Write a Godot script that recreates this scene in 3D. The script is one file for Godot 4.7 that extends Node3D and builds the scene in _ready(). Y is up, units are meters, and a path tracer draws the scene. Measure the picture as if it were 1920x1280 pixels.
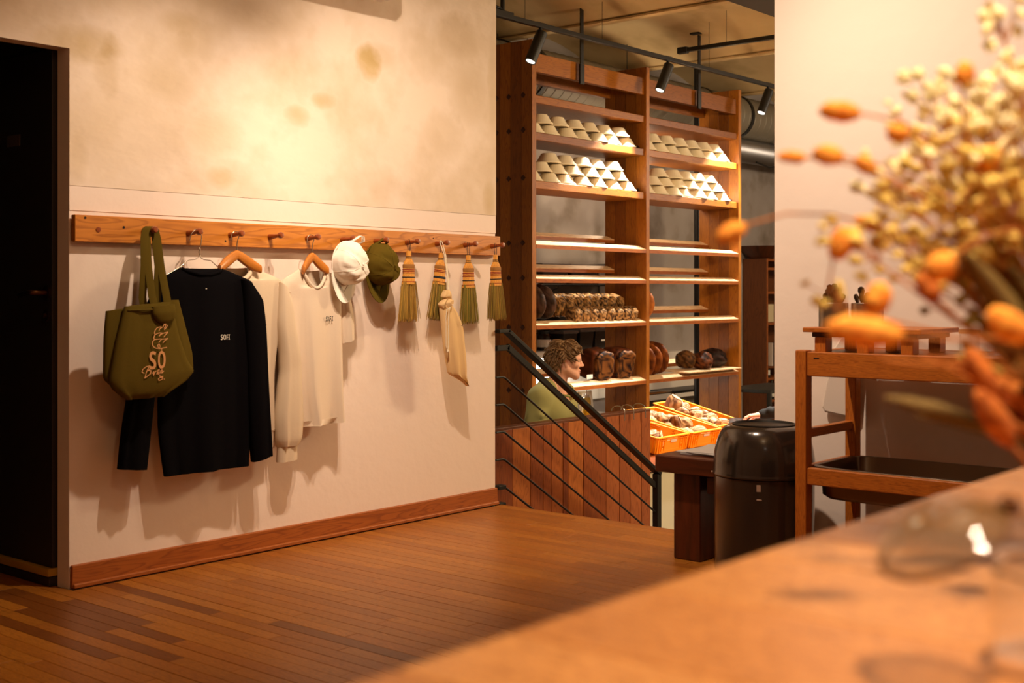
extends Node3D
# Bakery shop front: x runs along the left wall, y is up, -z runs away from the counter (written as depth d in the helpers).

# ---------- mesh collector: outward counter-clockwise going in, stored clockwise ----------
class M:
	var v := PackedVector3Array()
	var n := PackedVector3Array()
	var t := PackedVector2Array()
	var c := PackedColorArray()
	var ix := PackedInt32Array()
	var tint := Color(1, 1, 1)
	var use_c := false
	func add(p: Vector3, nn: Vector3, uv := Vector2.ZERO) -> int:
		v.append(p); n.append(nn); t.append(uv); c.append(tint)
		return v.size() - 1
	func tri(a: int, b: int, d: int) -> void:
		ix.append(a); ix.append(d); ix.append(b)
	func qout(a: int, b: int, d: int, e: int, o: Vector3) -> void:
		var g := (v[b] - v[a]).cross(v[e] - v[a])
		if g.dot(o) < 0.0:
			tri(a, e, d); tri(a, d, b)
		else:
			tri(a, b, d); tri(a, d, e)
	func box(ctr: Vector3, size: Vector3, bev := 0.003, grain := 0, xf := Transform3D(), uo := Vector2.ZERO) -> M:
		var base := v.size()
		var h := size * 0.5
		var bv: float = minf(bev, minf(h.x, minf(h.y, h.z)) * 0.9)
		for corner in 8:
			var s := Vector3(1 if corner & 1 else -1, 1 if corner & 2 else -1, 1 if corner & 4 else -1)
			for a in 3:
				var p := Vector3.ZERO
				for k in 3:
					p[k] = s[k] * (h[k] if k == a else h[k] - bv)
				var q := ctr + p
				var nn := Vector3.ZERO
				nn[a] = s[a]
				var uv := Vector2.ZERO
				if a == grain:
					uv = Vector2(q[(a + 1) % 3], q[(a + 2) % 3] * 0.3)
				else:
					uv = Vector2(q[3 - a - grain], q[grain])
				add(xf * q, (xf.basis * nn).normalized(), uv + uo)
		for a in 3:
			var b := (a + 1) % 3
			var d := (a + 2) % 3
			for sa in 2:
				var f := []
				for k in [[0, 0], [1, 0], [1, 1], [0, 1]]:
					f.append(base + ((sa << a) | (k[0] << b) | (k[1] << d)) * 3 + a)
				qout(f[0], f[1], f[2], f[3], n[f[0]])
			for sb in 2:
				for sd in 2:
					var lo := (sb << b) | (sd << d)
					var hi := lo | (1 << a)
					var i0 := base + lo * 3 + b
					var i1 := base + hi * 3 + b
					var i2 := base + hi * 3 + d
					var i3 := base + lo * 3 + d
					qout(i0, i1, i2, i3, n[i0] + n[i3])
		for corner in 8:
			var i := base + corner * 3
			var g := (v[i + 1] - v[i]).cross(v[i + 2] - v[i])
			if g.dot(n[i] + n[i + 1] + n[i + 2]) < 0:
				tri(i, i + 2, i + 1)
			else:
				tri(i, i + 1, i + 2)
		return self
	# rings of equal length, lofted; smooth normals; identical neighbours give a crease
	func loft(rings: Array, cap_a := true, cap_b := true, open := false, us := 1.0, vs := 1.0) -> M:
		var nr := rings.size()
		var np: int = rings[0].size()
		var w := np if open else np + 1
		var base := v.size()
		var len_v := 0.0
		var vol := 0.0
		for r in nr:
			var ring: PackedVector3Array = rings[r]
			if r > 0:
				len_v += (ring[0] - rings[r - 1][0]).length()
			for k in w:
				var p: Vector3 = ring[k % np]
				add(p, Vector3.ZERO, Vector2(us * k / float(np), vs * len_v))
		var first := ix.size()
		var acc := PackedVector3Array()
		acc.resize(nr * w)
		for r in nr - 1:
			for k in w - 1:
				var a := r * w + k
				var b := a + 1
				var d := a + w
				var e := d + 1
				var pa := v[base + a]
				var pb := v[base + b]
				var pd := v[base + d]
				var pe := v[base + e]
				var g := (pb - pa).cross(pe - pa)
				var g2 := (pe - pa).cross(pd - pa)
				vol += pa.dot(g) + pa.dot(g2) if not open else 0.0
				var gg := g + g2
				acc[a] += gg; acc[b] += gg; acc[d] += gg; acc[e] += gg
				tri(base + a, base + b, base + e); tri(base + a, base + e, base + d)
		if not open:
			var cen := Vector3.ZERO
			for k in nr * w:
				cen += v[base + k]
			cen /= nr * w
			vol = 0.0
			for q in range(first, ix.size(), 3):
				var p0 := v[ix[q]] - cen
				vol += p0.dot((v[ix[q + 2]] - cen).cross(v[ix[q + 1]] - cen))
			for r in nr:
				var s := acc[r * w] + acc[r * w + w - 1]
				acc[r * w] = s
				acc[r * w + w - 1] = s
		# rings that repeat exactly keep their own normals; collapsed rings average
		for r in nr:
			var ring: PackedVector3Array = rings[r]
			if np > 2 and ring[0].distance_squared_to(ring[1]) + ring[1].distance_squared_to(ring[2]) < 1e-12:
				var s := Vector3.ZERO
				for k in w:
					s += acc[r * w + k]
				for k in w:
					acc[r * w + k] = s
		var sg := -1.0 if vol < 0.0 else 1.0
		for k in nr * w:
			n[base + k] = (acc[k] * sg).normalized() if acc[k].length_squared() > 1e-24 else Vector3.UP
		if sg < 0:
			for q in range(first, ix.size(), 3):
				var s := ix[q + 1]
				ix[q + 1] = ix[q + 2]
				ix[q + 2] = s
		if not open:
			if cap_a: _cap(rings[0], rings[1], us)
			if cap_b: _cap(rings[nr - 1], rings[nr - 2], us)
		return self
	func _cap(ring: PackedVector3Array, inner: PackedVector3Array, us: float) -> void:
		var ca := Vector3.ZERO
		var cb := Vector3.ZERO
		for k in ring.size():
			ca += ring[k]; cb += inner[k]
		ca /= ring.size(); cb /= ring.size()
		var nn := Vector3.ZERO
		for k in ring.size():
			nn += (ring[k] - ca).cross(ring[(k + 1) % ring.size()] - ca)
		if nn.length_squared() < 1e-20:
			return
		nn = nn.normalized()
		var flip := nn.dot(ca - cb) < 0
		if flip: nn = -nn
		var i0 := add(ca, nn, Vector2(0.5, 0.5))
		var s := v.size()
		for k in ring.size():
			var q := ring[k] - ca
			add(ring[k], nn, Vector2(0.5 + q.x * us, 0.5 + (q.y + q.z) * us))
		for k in ring.size():
			var k2 := (k + 1) % ring.size()
			if flip: tri(i0, s + k2, s + k)
			else: tri(i0, s + k, s + k2)
	func tube(pts: Array, r, seg := 8, caps := true) -> M:
		var rings := []
		var up := Vector3.ZERO
		for i in pts.size():
			var d: Vector3 = (pts[mini(i + 1, pts.size() - 1)] - pts[maxi(i - 1, 0)]).normalized()
			if i == 0:
				up = d.cross(Vector3(0.31, 0.9, 0.22) if absf(d.y) < 0.9 else Vector3(1, 0.1, 0)).normalized()
			else:
				up = (up - d * up.dot(d)).normalized()
			var s := d.cross(up)
			var rr: float = r[i] if r is Array or r is PackedFloat32Array else r
			var ring := PackedVector3Array()
			for k in seg:
				var a := TAU * k / seg
				ring.append(pts[i] + (up * cos(a) + s * sin(a)) * rr)
			rings.append(ring)
		return loft(rings, caps, caps)
	# profile of Vector2(radius, height), turned round y
	func lathe(prof: Array, seg := 24, xf := Transform3D(), sx := 1.0, sz := 1.0) -> M:
		var rings := []
		for i in prof.size():
			var ring := PackedVector3Array()
			for k in seg:
				var a := TAU * k / seg
				ring.append(xf * Vector3(prof[i].x * cos(a) * sx, prof[i].y, prof[i].x * sin(a) * sz))
			rings.append(ring)
			if i > 0 and i < prof.size() - 1:
				var d0: Vector2 = (prof[i] - prof[i - 1]).normalized()
				var d1: Vector2 = (prof[i + 1] - prof[i]).normalized()
				if d0.dot(d1) < 0.72:
					rings.append(ring)
		return loft(rings, true, true)
	func ball(ctr: Vector3, r: Vector3, seg := 12, rows := 8, xf := Transform3D()) -> M:
		var rings := []
		for i in rows + 1:
			var b := PI * i / rows
			var ring := PackedVector3Array()
			for k in seg:
				var a := TAU * k / seg
				ring.append(xf * (ctr + Vector3(r.x * sin(b) * cos(a), -r.y * cos(b), r.z * sin(b) * sin(a))))
			rings.append(ring)
		return loft(rings, false, false)
	# polygon in the xy plane of xf, extruded by depth along its z, bevelled
	func prism(poly: PackedVector2Array, depth: float, xf := Transform3D(), bev := 0.0) -> M:
		var rings := []
		var ins: PackedVector2Array = poly
		if bev > 0.0:
			var o := Geometry2D.offset_polygon(poly, -bev, Geometry2D.JOIN_MITER)
			if o.size() == 1 and o[0].size() == poly.size():
				ins = o[0]
				var best := 0
				for k in ins.size():
					if ins[k].distance_to(poly[0]) < ins[best].distance_to(poly[0]): best = k
				var turned := PackedVector2Array()
				for k in ins.size(): turned.append(ins[(best + k) % ins.size()])
				ins = turned
			else:
				bev = 0.0
		var idx := Geometry2D.triangulate_polygon(ins)
		var h := depth * 0.5
		for s in [-1.0, 1.0]:
			var b0 := v.size()
			for q in ins: add(xf * Vector3(q.x, q.y, s * h), (xf.basis * Vector3(0, 0, s)).normalized(), q)
			for k in range(0, idx.size(), 3):
				var g := (v[b0 + idx[k + 1]] - v[b0 + idx[k]]).cross(v[b0 + idx[k + 2]] - v[b0 + idx[k]])
				if g.dot(xf.basis * Vector3(0, 0, s)) > 0: tri(b0 + idx[k], b0 + idx[k + 1], b0 + idx[k + 2])
				else: tri(b0 + idx[k], b0 + idx[k + 2], b0 + idx[k + 1])
		var area := 0.0
		for k in poly.size():
			var q := poly[(k + 1) % poly.size()]
			area += poly[k].x * q.y - q.x * poly[k].y
		var sg := 1.0 if area > 0 else -1.0
		for k in poly.size():
			var k2 := (k + 1) % poly.size()
			var e := (poly[k2] - poly[k]).normalized()
			var nn := (xf.basis * Vector3(e.y * sg, -e.x * sg, 0)).normalized()
			var strips := [[poly[k], poly[k2], -h + bev, poly[k], poly[k2], h - bev, nn]]
			if bev > 0.0:
				for s in [-1.0, 1.0]:
					strips.append([ins[k], ins[k2], s * h, poly[k], poly[k2], s * (h - bev), (nn + (xf.basis * Vector3(0, 0, s)).normalized()).normalized()])
			for q in strips:
				var i := add(xf * Vector3(q[0].x, q[0].y, q[2]), q[6], Vector2(q[2], 0))
				add(xf * Vector3(q[1].x, q[1].y, q[2]), q[6], Vector2(q[2], q[0].distance_to(q[1])))
				add(xf * Vector3(q[4].x, q[4].y, q[5]), q[6], Vector2(q[5], q[0].distance_to(q[1])))
				add(xf * Vector3(q[3].x, q[3].y, q[5]), q[6], Vector2(q[5], 0))
				qout(i, i + 1, i + 2, i + 3, q[6])
		return self
	func mesh() -> ArrayMesh:
		var a := []
		a.resize(Mesh.ARRAY_MAX)
		a[Mesh.ARRAY_VERTEX] = v; a[Mesh.ARRAY_NORMAL] = n; a[Mesh.ARRAY_TEX_UV] = t; a[Mesh.ARRAY_INDEX] = ix
		if use_c: a[Mesh.ARRAY_COLOR] = c
		var m := ArrayMesh.new()
		m.add_surface_from_arrays(Mesh.PRIMITIVE_TRIANGLES, a)
		return m

# ---------- signed distance field of tapered capsules, meshed as surface nets ----------
class Field:
	var lo: Vector3
	var cell: float
	var nx: int
	var ny: int
	var nz: int
	var f := PackedFloat32Array()
	func _init(a: Vector3, b: Vector3, h: float) -> void:
		lo = a; cell = h
		nx = int((b.x - a.x) / h) + 2; ny = int((b.y - a.y) / h) + 2; nz = int((b.z - a.z) / h) + 2
		f.resize(nx * ny * nz); f.fill(1.0)
	func cap(a: Vector3, b: Vector3, ra: float, rb: float, k := 0.02, sub := false, sq := Vector3.ONE) -> Field:
		var rm := maxf(ra, rb) + k + cell * 2.0
		var mn := (a.min(b) - Vector3.ONE * rm - lo) / cell
		var mx := (a.max(b) + Vector3.ONE * rm - lo) / cell
		var ab := (b - a) * sq
		var l2 := maxf(ab.length_squared(), 1e-9)
		for z in range(maxi(0, int(mn.z)), mini(nz, int(mx.z) + 1)):
			for y in range(maxi(0, int(mn.y)), mini(ny, int(mx.y) + 1)):
				var row := (z * ny + y) * nx
				for x in range(maxi(0, int(mn.x)), mini(nx, int(mx.x) + 1)):
					var p := (lo + Vector3(x, y, z) * cell - a) * sq
					var s := clampf(p.dot(ab) / l2, 0.0, 1.0)
					var d := p.distance_to(ab * s) - lerpf(ra, rb, s)
					var e := f[row + x]
					if sub:
						d = -d
						var h := clampf(0.5 - 0.5 * (e - d) / k, 0.0, 1.0)
						f[row + x] = lerpf(e, d, h) + k * h * (1.0 - h)
					else:
						var h := clampf(0.5 + 0.5 * (e - d) / k, 0.0, 1.0)
						f[row + x] = lerpf(e, d, h) - k * h * (1.0 - h)
		return self
	func cut_plane(pt: Vector3, nn: Vector3) -> void:
		for z in nz:
			for y in ny:
				for x in nx:
					var i := (z * ny + y) * nx + x
					f[i] = maxf(f[i], (lo + Vector3(x, y, z) * cell - pt).dot(nn))
	func into(m: M, xf := Transform3D()) -> M:
		var vid := PackedInt32Array()
		vid.resize(nx * ny * nz); vid.fill(-1)
		var off := [0, 1, nx, nx + 1, nx * ny, nx * ny + 1, nx * ny + nx, nx * ny + nx + 1]
		var cp := [Vector3(0, 0, 0), Vector3(1, 0, 0), Vector3(0, 1, 0), Vector3(1, 1, 0), Vector3(0, 0, 1), Vector3(1, 0, 1), Vector3(0, 1, 1), Vector3(1, 1, 1)]
		var ed := [[0, 1], [2, 3], [4, 5], [6, 7], [0, 2], [1, 3], [4, 6], [5, 7], [0, 4], [1, 5], [2, 6], [3, 7]]
		for z in nz - 1:
			for y in ny - 1:
				for x in nx - 1:
					var i := (z * ny + y) * nx + x
					var neg := 0
					for k in 8:
						if f[i + off[k]] < 0.0: neg += 1
					if neg == 0 or neg == 8: continue
					var s := Vector3.ZERO
					var q := 0
					for e in ed:
						var fa := f[i + off[e[0]]]
						var fb := f[i + off[e[1]]]
						if (fa < 0.0) != (fb < 0.0):
							var w := fa / (fa - fb)
							s += cp[e[0]] + (cp[e[1]] - cp[e[0]]) * w
							q += 1
					var g := Vector3.ZERO
					for k in 8:
						g += (cp[k] * 2.0 - Vector3.ONE) * f[i + off[k]]
					var p := lo + (Vector3(x, y, z) + s / q) * cell
					vid[i] = m.add(xf * p, (xf.basis * g).normalized(), Vector2(p.x, p.y))
		for z in range(1, nz - 1):
			for y in range(1, ny - 1):
				for x in range(1, nx - 1):
					var i := (z * ny + y) * nx + x
					var a := f[i] < 0.0
					for ax in 3:
						var st: int = [1, nx, nx * ny][ax]
						if a == (f[i + st] < 0.0): continue
						var u: int = [nx, nx * ny, 1][ax]
						var w: int = [nx * ny, 1, nx][ax]
						var q := [vid[i], vid[i - u], vid[i - u - w], vid[i - w]]
						if q.min() < 0: continue
						m.qout(q[0], q[1], q[2], q[3], m.n[q[0]] + m.n[q[2]])
		return m

var mats := {}
var rng := RandomNumberGenerator.new()

func v3(x: float, y: float, d: float) -> Vector3:
	return Vector3(x, y, -d)

func rnd(a: float, b: float) -> float:
	return rng.randf_range(a, b)

# ---------- naming ----------
func part(parent: Node, called: String, m, material: Material, xf := Transform3D()) -> MeshInstance3D:
	var o := MeshInstance3D.new()
	o.name = called
	o.mesh = m.mesh() if m is M else m
	o.material_override = material
	o.transform = xf
	parent.add_child(o, true)
	return o

func tag(o: Node, label: String, category: String, group := "", kind := "") -> Node:
	if label: o.set_meta("label", label)
	if category: o.set_meta("category", category)
	if group: o.set_meta("group", group)
	if kind: o.set_meta("kind", kind)
	return o

func thing(called: String, label: String, category: String, at := Vector3.ZERO, turn := 0.0, group := "") -> Node3D:
	var o := Node3D.new()
	o.name = called
	o.position = at
	o.rotation.y = turn
	add_child(o, true)
	tag(o, label, category, group)
	return o

func struct(called: String, m, material: Material, label := "", category := "") -> MeshInstance3D:
	var o := part(self, called, m, material)
	tag(o, label, category, "", "structure")
	return o

# ---------- materials ----------
func mat(key: String, color := Color.WHITE, rough := 0.7, metal := 0.0) -> StandardMaterial3D:
	if mats.has(key): return mats[key]
	var m := StandardMaterial3D.new()
	m.resource_name = key
	m.albedo_color = color
	m.roughness = rough
	m.metallic = metal
	mats[key] = m
	return m

func ramp(stops: Array) -> Gradient:
	var g := Gradient.new()
	var o := PackedFloat32Array()
	var c := PackedColorArray()
	for s in stops:
		o.append(s[0]); c.append(s[1])
	g.offsets = o; g.colors = c
	return g

func noise_tex(seed_: int, freq: float, size: int, stops: Array, oct := 4, kind := FastNoiseLite.TYPE_SIMPLEX_SMOOTH, normal := 0.0, warp := 0.0) -> NoiseTexture2D:
	var f := FastNoiseLite.new()
	f.seed = seed_; f.frequency = freq; f.noise_type = kind
	f.fractal_octaves = oct
	if warp > 0.0:
		f.domain_warp_enabled = true
		f.domain_warp_amplitude = warp
		f.domain_warp_frequency = freq * 0.8
	var t := NoiseTexture2D.new()
	t.width = size; t.height = size; t.seamless = true; t.noise = f
	if normal > 0.0:
		t.as_normal_map = true
		t.bump_strength = normal
	elif stops.size():
		t.color_ramp = ramp(stops)
	return t

var wood_tex := {}
func wood(key: String, style: String, tone: Color, rough := 0.5, su := 5.0, sv := 0.45, off := Vector2.ZERO) -> StandardMaterial3D:
	if mats.has(key): return mats[key]
	if not wood_tex.has(style):
		var a := Color(0.80, 0.73, 0.67)
		var b := Color(0.99, 0.97, 0.95)
		match style:
			"fir":
				wood_tex[style] = noise_tex(11, 0.006, 512, [[0.0, a], [0.12, b], [0.2, b.lerp(a, 0.85)], [0.23, b], [0.36, b.lerp(a, 0.2)], [0.42, a.lerp(b, 0.1)], [0.45, b], [0.56, b.lerp(a, 0.25)], [0.62, a], [0.65, b], [0.78, b.lerp(a, 0.3)], [0.83, a.lerp(b, 0.1)], [0.86, b], [1.0, a]], 3, FastNoiseLite.TYPE_SIMPLEX_SMOOTH, 0.0, 18.0)
			"oak":
				a = Color(0.60, 0.50, 0.42)
				wood_tex[style] = noise_tex(23, 0.014, 512, [[0.0, a.lerp(b, 0.1)], [0.3, b], [0.37, b.lerp(a, 0.75)], [0.42, b], [0.5, b.lerp(a, 0.2)], [0.56, b.lerp(a, 0.85)], [0.6, b], [0.7, b.lerp(a, 0.5)], [0.75, b], [1.0, a.lerp(b, 0.2)]], 5, FastNoiseLite.TYPE_SIMPLEX_SMOOTH, 0.0, 12.0)
			"dark":
				wood_tex[style] = noise_tex(37, 0.01, 512, [[0.0, a.darkened(0.35)], [0.5, b.darkened(0.15)], [0.6, a], [1.0, b]], 5, FastNoiseLite.TYPE_SIMPLEX_SMOOTH, 0.0, 10.0)
	var m := mat(key, tone, rough)
	m.albedo_texture = wood_tex[style]
	m.uv1_scale = Vector3(su, sv, 1)
	m.uv1_offset = Vector3(off.x, off.y, 0)
	return m

func _ready() -> void:
	rng.seed = 7
	# ----- camera: level, lens shifted down -----
	var cam := Camera3D.new()
	cam.name = "camera"
	add_child(cam)
	cam.position = Vector3(0, 1.12, 0)
	cam.rotation = Vector3(0, deg_to_rad(-49.8), 0)
	var att := CameraAttributesPhysical.new()
	att.frustum_focal_length = 43.7
	att.frustum_focus_distance = 6.6
	att.exposure_aperture = 4.2
	cam.attributes = att
	cam.projection = Camera3D.PROJECTION_FRUSTUM
	cam.near = 0.05
	cam.far = 60.0
	cam.size = 0.05 * 1280.0 / 2330.0
	cam.frustum_offset = Vector2(0, -0.05 * 93.0 / 2330.0)
	cam.current = true
	# ----- environment: a closed room at night, no sky -----
	var env := Environment.new()
	env.background_mode = Environment.BG_COLOR
	env.background_color = Color(0, 0, 0)
	env.tonemap_mode = Environment.TONE_MAPPER_LINEAR
	env.tonemap_exposure = 1.04
	env.sdfgi_enabled = true
	env.ssao_enabled = true
	env.ssil_enabled = true
	var we := WorldEnvironment.new()
	we.name = "environment"
	we.environment = env
	add_child(we)
	materials()
	# ----- lamps -----
	var warm := Color(1.0, 0.885, 0.765)
	var white := Color(1.0, 0.96, 0.90)
	# front room spotlights, out of view, placed to light wall, cart and counter
	spotlight(v3(3.05, 3.0, 2.97), v3(2.85, 0.70, 4.3), 3.2, 44.0, 1.0, warm, "unseen ceiling spotlight placed to light the tote bag and shirts")
	spotlight(v3(3.16, 3.0, 2.97), v3(4.65, 0.75, 4.3), 4.3, 46.0, 1.0, warm, "unseen ceiling spotlight placed to light the caps and hand brooms")  # unseen; shares the clothes wall with the head above
	spotlight(v3(3.10, 3.0, 2.60), v3(4.75, 1.25, 1.65), 4.9, 50.0, 1.0, warm, "unseen ceiling spotlight placed to light the cutlery cart")
	spotlight(v3(0.55, 2.65, 0.0), v3(1.05, 0.95, 0.12), 5.2, 44.0, 1.0, warm, "unseen wide ceiling spotlight placed to light the wooden counter", 0.2, 4.0)
	fill_lamp(v3(1.7, 2.95, 1.0), 0.42, Color(1.0, 0.78, 0.52), "added globe fill light, out of view above the front room")  # added fill, out of view, lifts the front room shadows
	# serving room track in view
	spotlight(v3(7.13, 3.005, 5.75), v3(6.57, 1.75, 5.90), 5.0, 28.0, 0.35, white, "black spotlight on the long track, nearest the clothes wall", 0.22)
	spotlight(v3(8.84, 3.005, 5.75), v3(8.28, 1.75, 5.91), 13.0, 30.0, 0.35, white, "black spotlight on the long track, before the middle shelf post", 0.22)
	spotlight(v3(10.57, 3.005, 5.75), v3(9.99, 1.75, 5.91), 13.0, 30.0, 0.35, white, "black spotlight on the long track, nearest the plaster pier", 0.22)
	spotlight(v3(9.2, 3.12, 4.3), v3(8.1, 0.0, 5.0), 22.0, 26.0, 0.6, white, "unseen spotlight placed to light the orange bread crates", 0.2)  # unseen head, placed to light the crates
	fill_lamp(v3(9.60, 2.20, 6.70), 0.5, Color(1.0, 0.88, 0.74), "added globe light brightening the kitchen, hidden by the middle shelf post")  # added, hidden from view, brightens back wall and ducts
	fill_lamp(v3(12.4, 2.6, 3.2), 4.5, Color(1.0, 0.90, 0.78), "added globe light brightening the wine cabinet corner, hidden by the pier")  # added, hidden from view, brightens the far corner
	fill_lamp(v3(8.3, 2.45, 2.1), 8.5, Color(1.0, 0.88, 0.70), "added globe fill light for the serving room, hidden by the pier")  # added fill, hidden from view, for shelf and vaults
	shell()
	floor_boards()
	track_and_ceiling()
	bread_shelf()
	moulds()
	breads()
	kitchen()
	screen_and_counter()
	crates()
	railing()
	people()
	peg_rail()
	clothes()
	caps()
	brooms()
	bench_and_bin()
	cart()
	bar_counter()
	bouquet()

func spotlight(at: Vector3, aim: Vector3, energy: float, angle: float, blend: float, col: Color, label: String, length := 0.2, fat := 1.0) -> void:
	var d := (aim - at).normalized()
	var o := thing("track_spotlight", label, "spotlight", at, 0.0, "")
	var b := Basis.looking_at(d, Vector3(0.1, 0, 1).normalized())
	var xf := Transform3D(b * Basis(Vector3.RIGHT, PI / 2), Vector3.ZERO)   # local y points backwards along the beam
	var metal := mat("spot black", Color(0.035, 0.033, 0.03), 0.45)
	var hs := part(o, "housing", M.new().lathe([Vector2(0.0, 0.03), Vector2(0.040, 0.03), Vector2(0.043, 0.026), Vector2(0.043, -length + 0.003), Vector2(0.041, -length), Vector2(0.037, -length), Vector2(0.035, -length + 0.012), Vector2(0.0, -length + 0.012)], 24, xf, fat, fat), metal)
	part(o, "bracket", M.new().tube([Vector3(0, 0.09, 0), Vector3(0, 0.02, 0), -d * 0.0], 0.014, 10).box(Vector3(0, 0.085, 0), Vector3(0.11, 0.025, 0.03), 0.004), metal)
	var glow := mat("lens glow", Color(1, 1, 1), 0.3)
	glow.emission_enabled = true
	glow.emission = Color(1.0, 0.96, 0.9)
	glow.emission_energy_multiplier = 2.5
	part(hs, "lamp_lens", M.new().lathe([Vector2(0, -length + 0.008), Vector2(0.034, -length + 0.008), Vector2(0.034, -length + 0.004), Vector2(0, -length + 0.001)], 20, xf, fat, fat), glow)
	var l := SpotLight3D.new()
	l.name = "beam"
	l.light_color = col
	l.light_energy = energy
	l.spot_angle = angle
	l.spot_angle_attenuation = blend
	l.spot_range = 20.0
	l.spot_attenuation = 2.0
	l.light_size = 0.03 * fat
	l.shadow_enabled = true
	o.add_child(l, true)
	l.transform = Transform3D(b, d * (length + 0.012))

func fill_lamp(at: Vector3, energy: float, col: Color, label: String) -> void:  # builds the added fill lights as glowing globes on a cord
	var o := thing("added_fill_lamp", label, "lamp", at)
	var glow := mat("added globe glow", Color(1, 1, 1), 0.4)
	glow.emission_enabled = true
	glow.emission = Color(1.0, 0.88, 0.72)
	glow.emission_energy_multiplier = 3.0
	part(o, "added_globe", M.new().ball(Vector3.ZERO, Vector3.ONE * 0.2, 24, 16), glow)
	part(o, "cord", M.new().tube([Vector3(0, 0.19, 0), Vector3(0, 3.44 - at.y, 0)], 0.004, 6), mat("black metal"))
	var l := OmniLight3D.new()
	l.name = "fill_light"
	l.light_color = col
	l.light_energy = energy
	l.omni_range = 25.0
	l.omni_attenuation = 2.0
	l.light_size = 0.19
	l.shadow_enabled = true
	o.add_child(l, true)

func materials() -> void:
	# plaster
	var p := mat("plaster", Color(0.93, 0.90, 0.86), 0.88)
	p.albedo_texture = noise_tex(5, 0.008, 512, [[0.0, Color(0.72, 0.66, 0.56)], [0.35, Color(0.9, 0.87, 0.82)], [0.6, Color(0.96, 0.94, 0.91)], [1.0, Color(1, 1, 1)]], 5)
	p.uv1_triplanar = true
	p.uv1_world_triplanar = true
	p.uv1_scale = Vector3(0.5, 0.5, 0.5)
	p.normal_enabled = true
	p.normal_texture = noise_tex(8, 0.02, 512, [], 5, FastNoiseLite.TYPE_SIMPLEX_SMOOTH, 5.0)
	p.normal_scale = 0.35
	var q := mat("painted wall", Color(0.94, 0.875, 0.83), 0.7)
	q.normal_enabled = true
	q.normal_texture = p.normal_texture
	q.normal_scale = 0.1
	q.uv1_triplanar = true
	q.uv1_world_triplanar = true
	q.uv1_scale = Vector3(1.1, 1.1, 1.1)
	var g := mat("grey plaster", Color(0.63, 0.60, 0.585), 0.85)
	g.albedo_texture = noise_tex(6, 0.007, 512, [[0.0, Color(0.7, 0.66, 0.6)], [0.45, Color(0.93, 0.92, 0.9)], [1.0, Color(1, 1, 1)]], 5)
	g.uv1_triplanar = true
	g.uv1_world_triplanar = true
	g.uv1_scale = Vector3(0.4, 0.4, 0.4)
	var vc := mat("vault plaster", Color(0.90, 0.80, 0.60), 0.9)
	vc.albedo_texture = g.albedo_texture
	vc.uv1_triplanar = true
	vc.uv1_world_triplanar = true
	vc.uv1_scale = Vector3(0.3, 0.3, 0.3)
	mat("black metal", Color(0.04, 0.038, 0.036), 0.42)
	mat("steel rail", Color(0.14, 0.135, 0.125), 0.5, 0.5)
	mat("chrome", Color(0.82, 0.8, 0.78), 0.18, 1.0)
	mat("brushed steel", Color(0.6, 0.57, 0.53), 0.32, 1.0)
	mat("dark door", Color(0.16, 0.13, 0.115), 0.5)
	mat("yellow strip", Color(0.72, 0.55, 0.13), 0.6)
	wood("fir shelf", "fir", Color(0.602, 0.369, 0.087), 0.42)
	wood("fir shelf b", "fir", Color(0.533, 0.312, 0.072), 0.42, 5.0, 0.45, Vector2(0.37, 0.2))
	wood("fir shelf c", "fir", Color(0.659, 0.411, 0.098), 0.42, 5.0, 0.45, Vector2(0.71, 0.6))
	wood("fir end", "dark", Color(0.306, 0.143, 0.053), 0.5)
	wood("peg board wood", "fir", Color(0.816, 0.528, 0.194), 0.42, 3.0, 0.35)
	wood("peg wood", "oak", Color(0.612, 0.297, 0.088), 0.4)
	wood("cart wood", "oak", Color(0.796, 0.473, 0.158), 0.4, 11.0, 0.45)
	wood("bench wood", "dark", Color(0.367, 0.165, 0.070), 0.35, 4.0, 0.5)
	wood("baseboard wood", "fir", Color(0.673, 0.374, 0.132), 0.45, 4.0, 0.35)
	wood("hanger wood", "oak", Color(0.877, 0.572, 0.229), 0.35, 12.0, 0.4)
	wood("slat wood", "fir", Color(0.600, 0.332, 0.106), 0.42, 0.45, 5.0)
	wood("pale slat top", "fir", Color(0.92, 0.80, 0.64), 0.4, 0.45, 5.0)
	wood("cabinet wood", "fir", Color(0.428, 0.242, 0.097), 0.5, 3.0, 0.3)

func proj(p: Vector3) -> Vector3:
	var c := 0.7638
	var s := 0.6455
	var t := p.x * c - p.z * s
	return Vector3(960 + 2330 * (p.x * s + p.z * c) / t, 547 - 2330 * (p.y - 1.12) / t, t)

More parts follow.
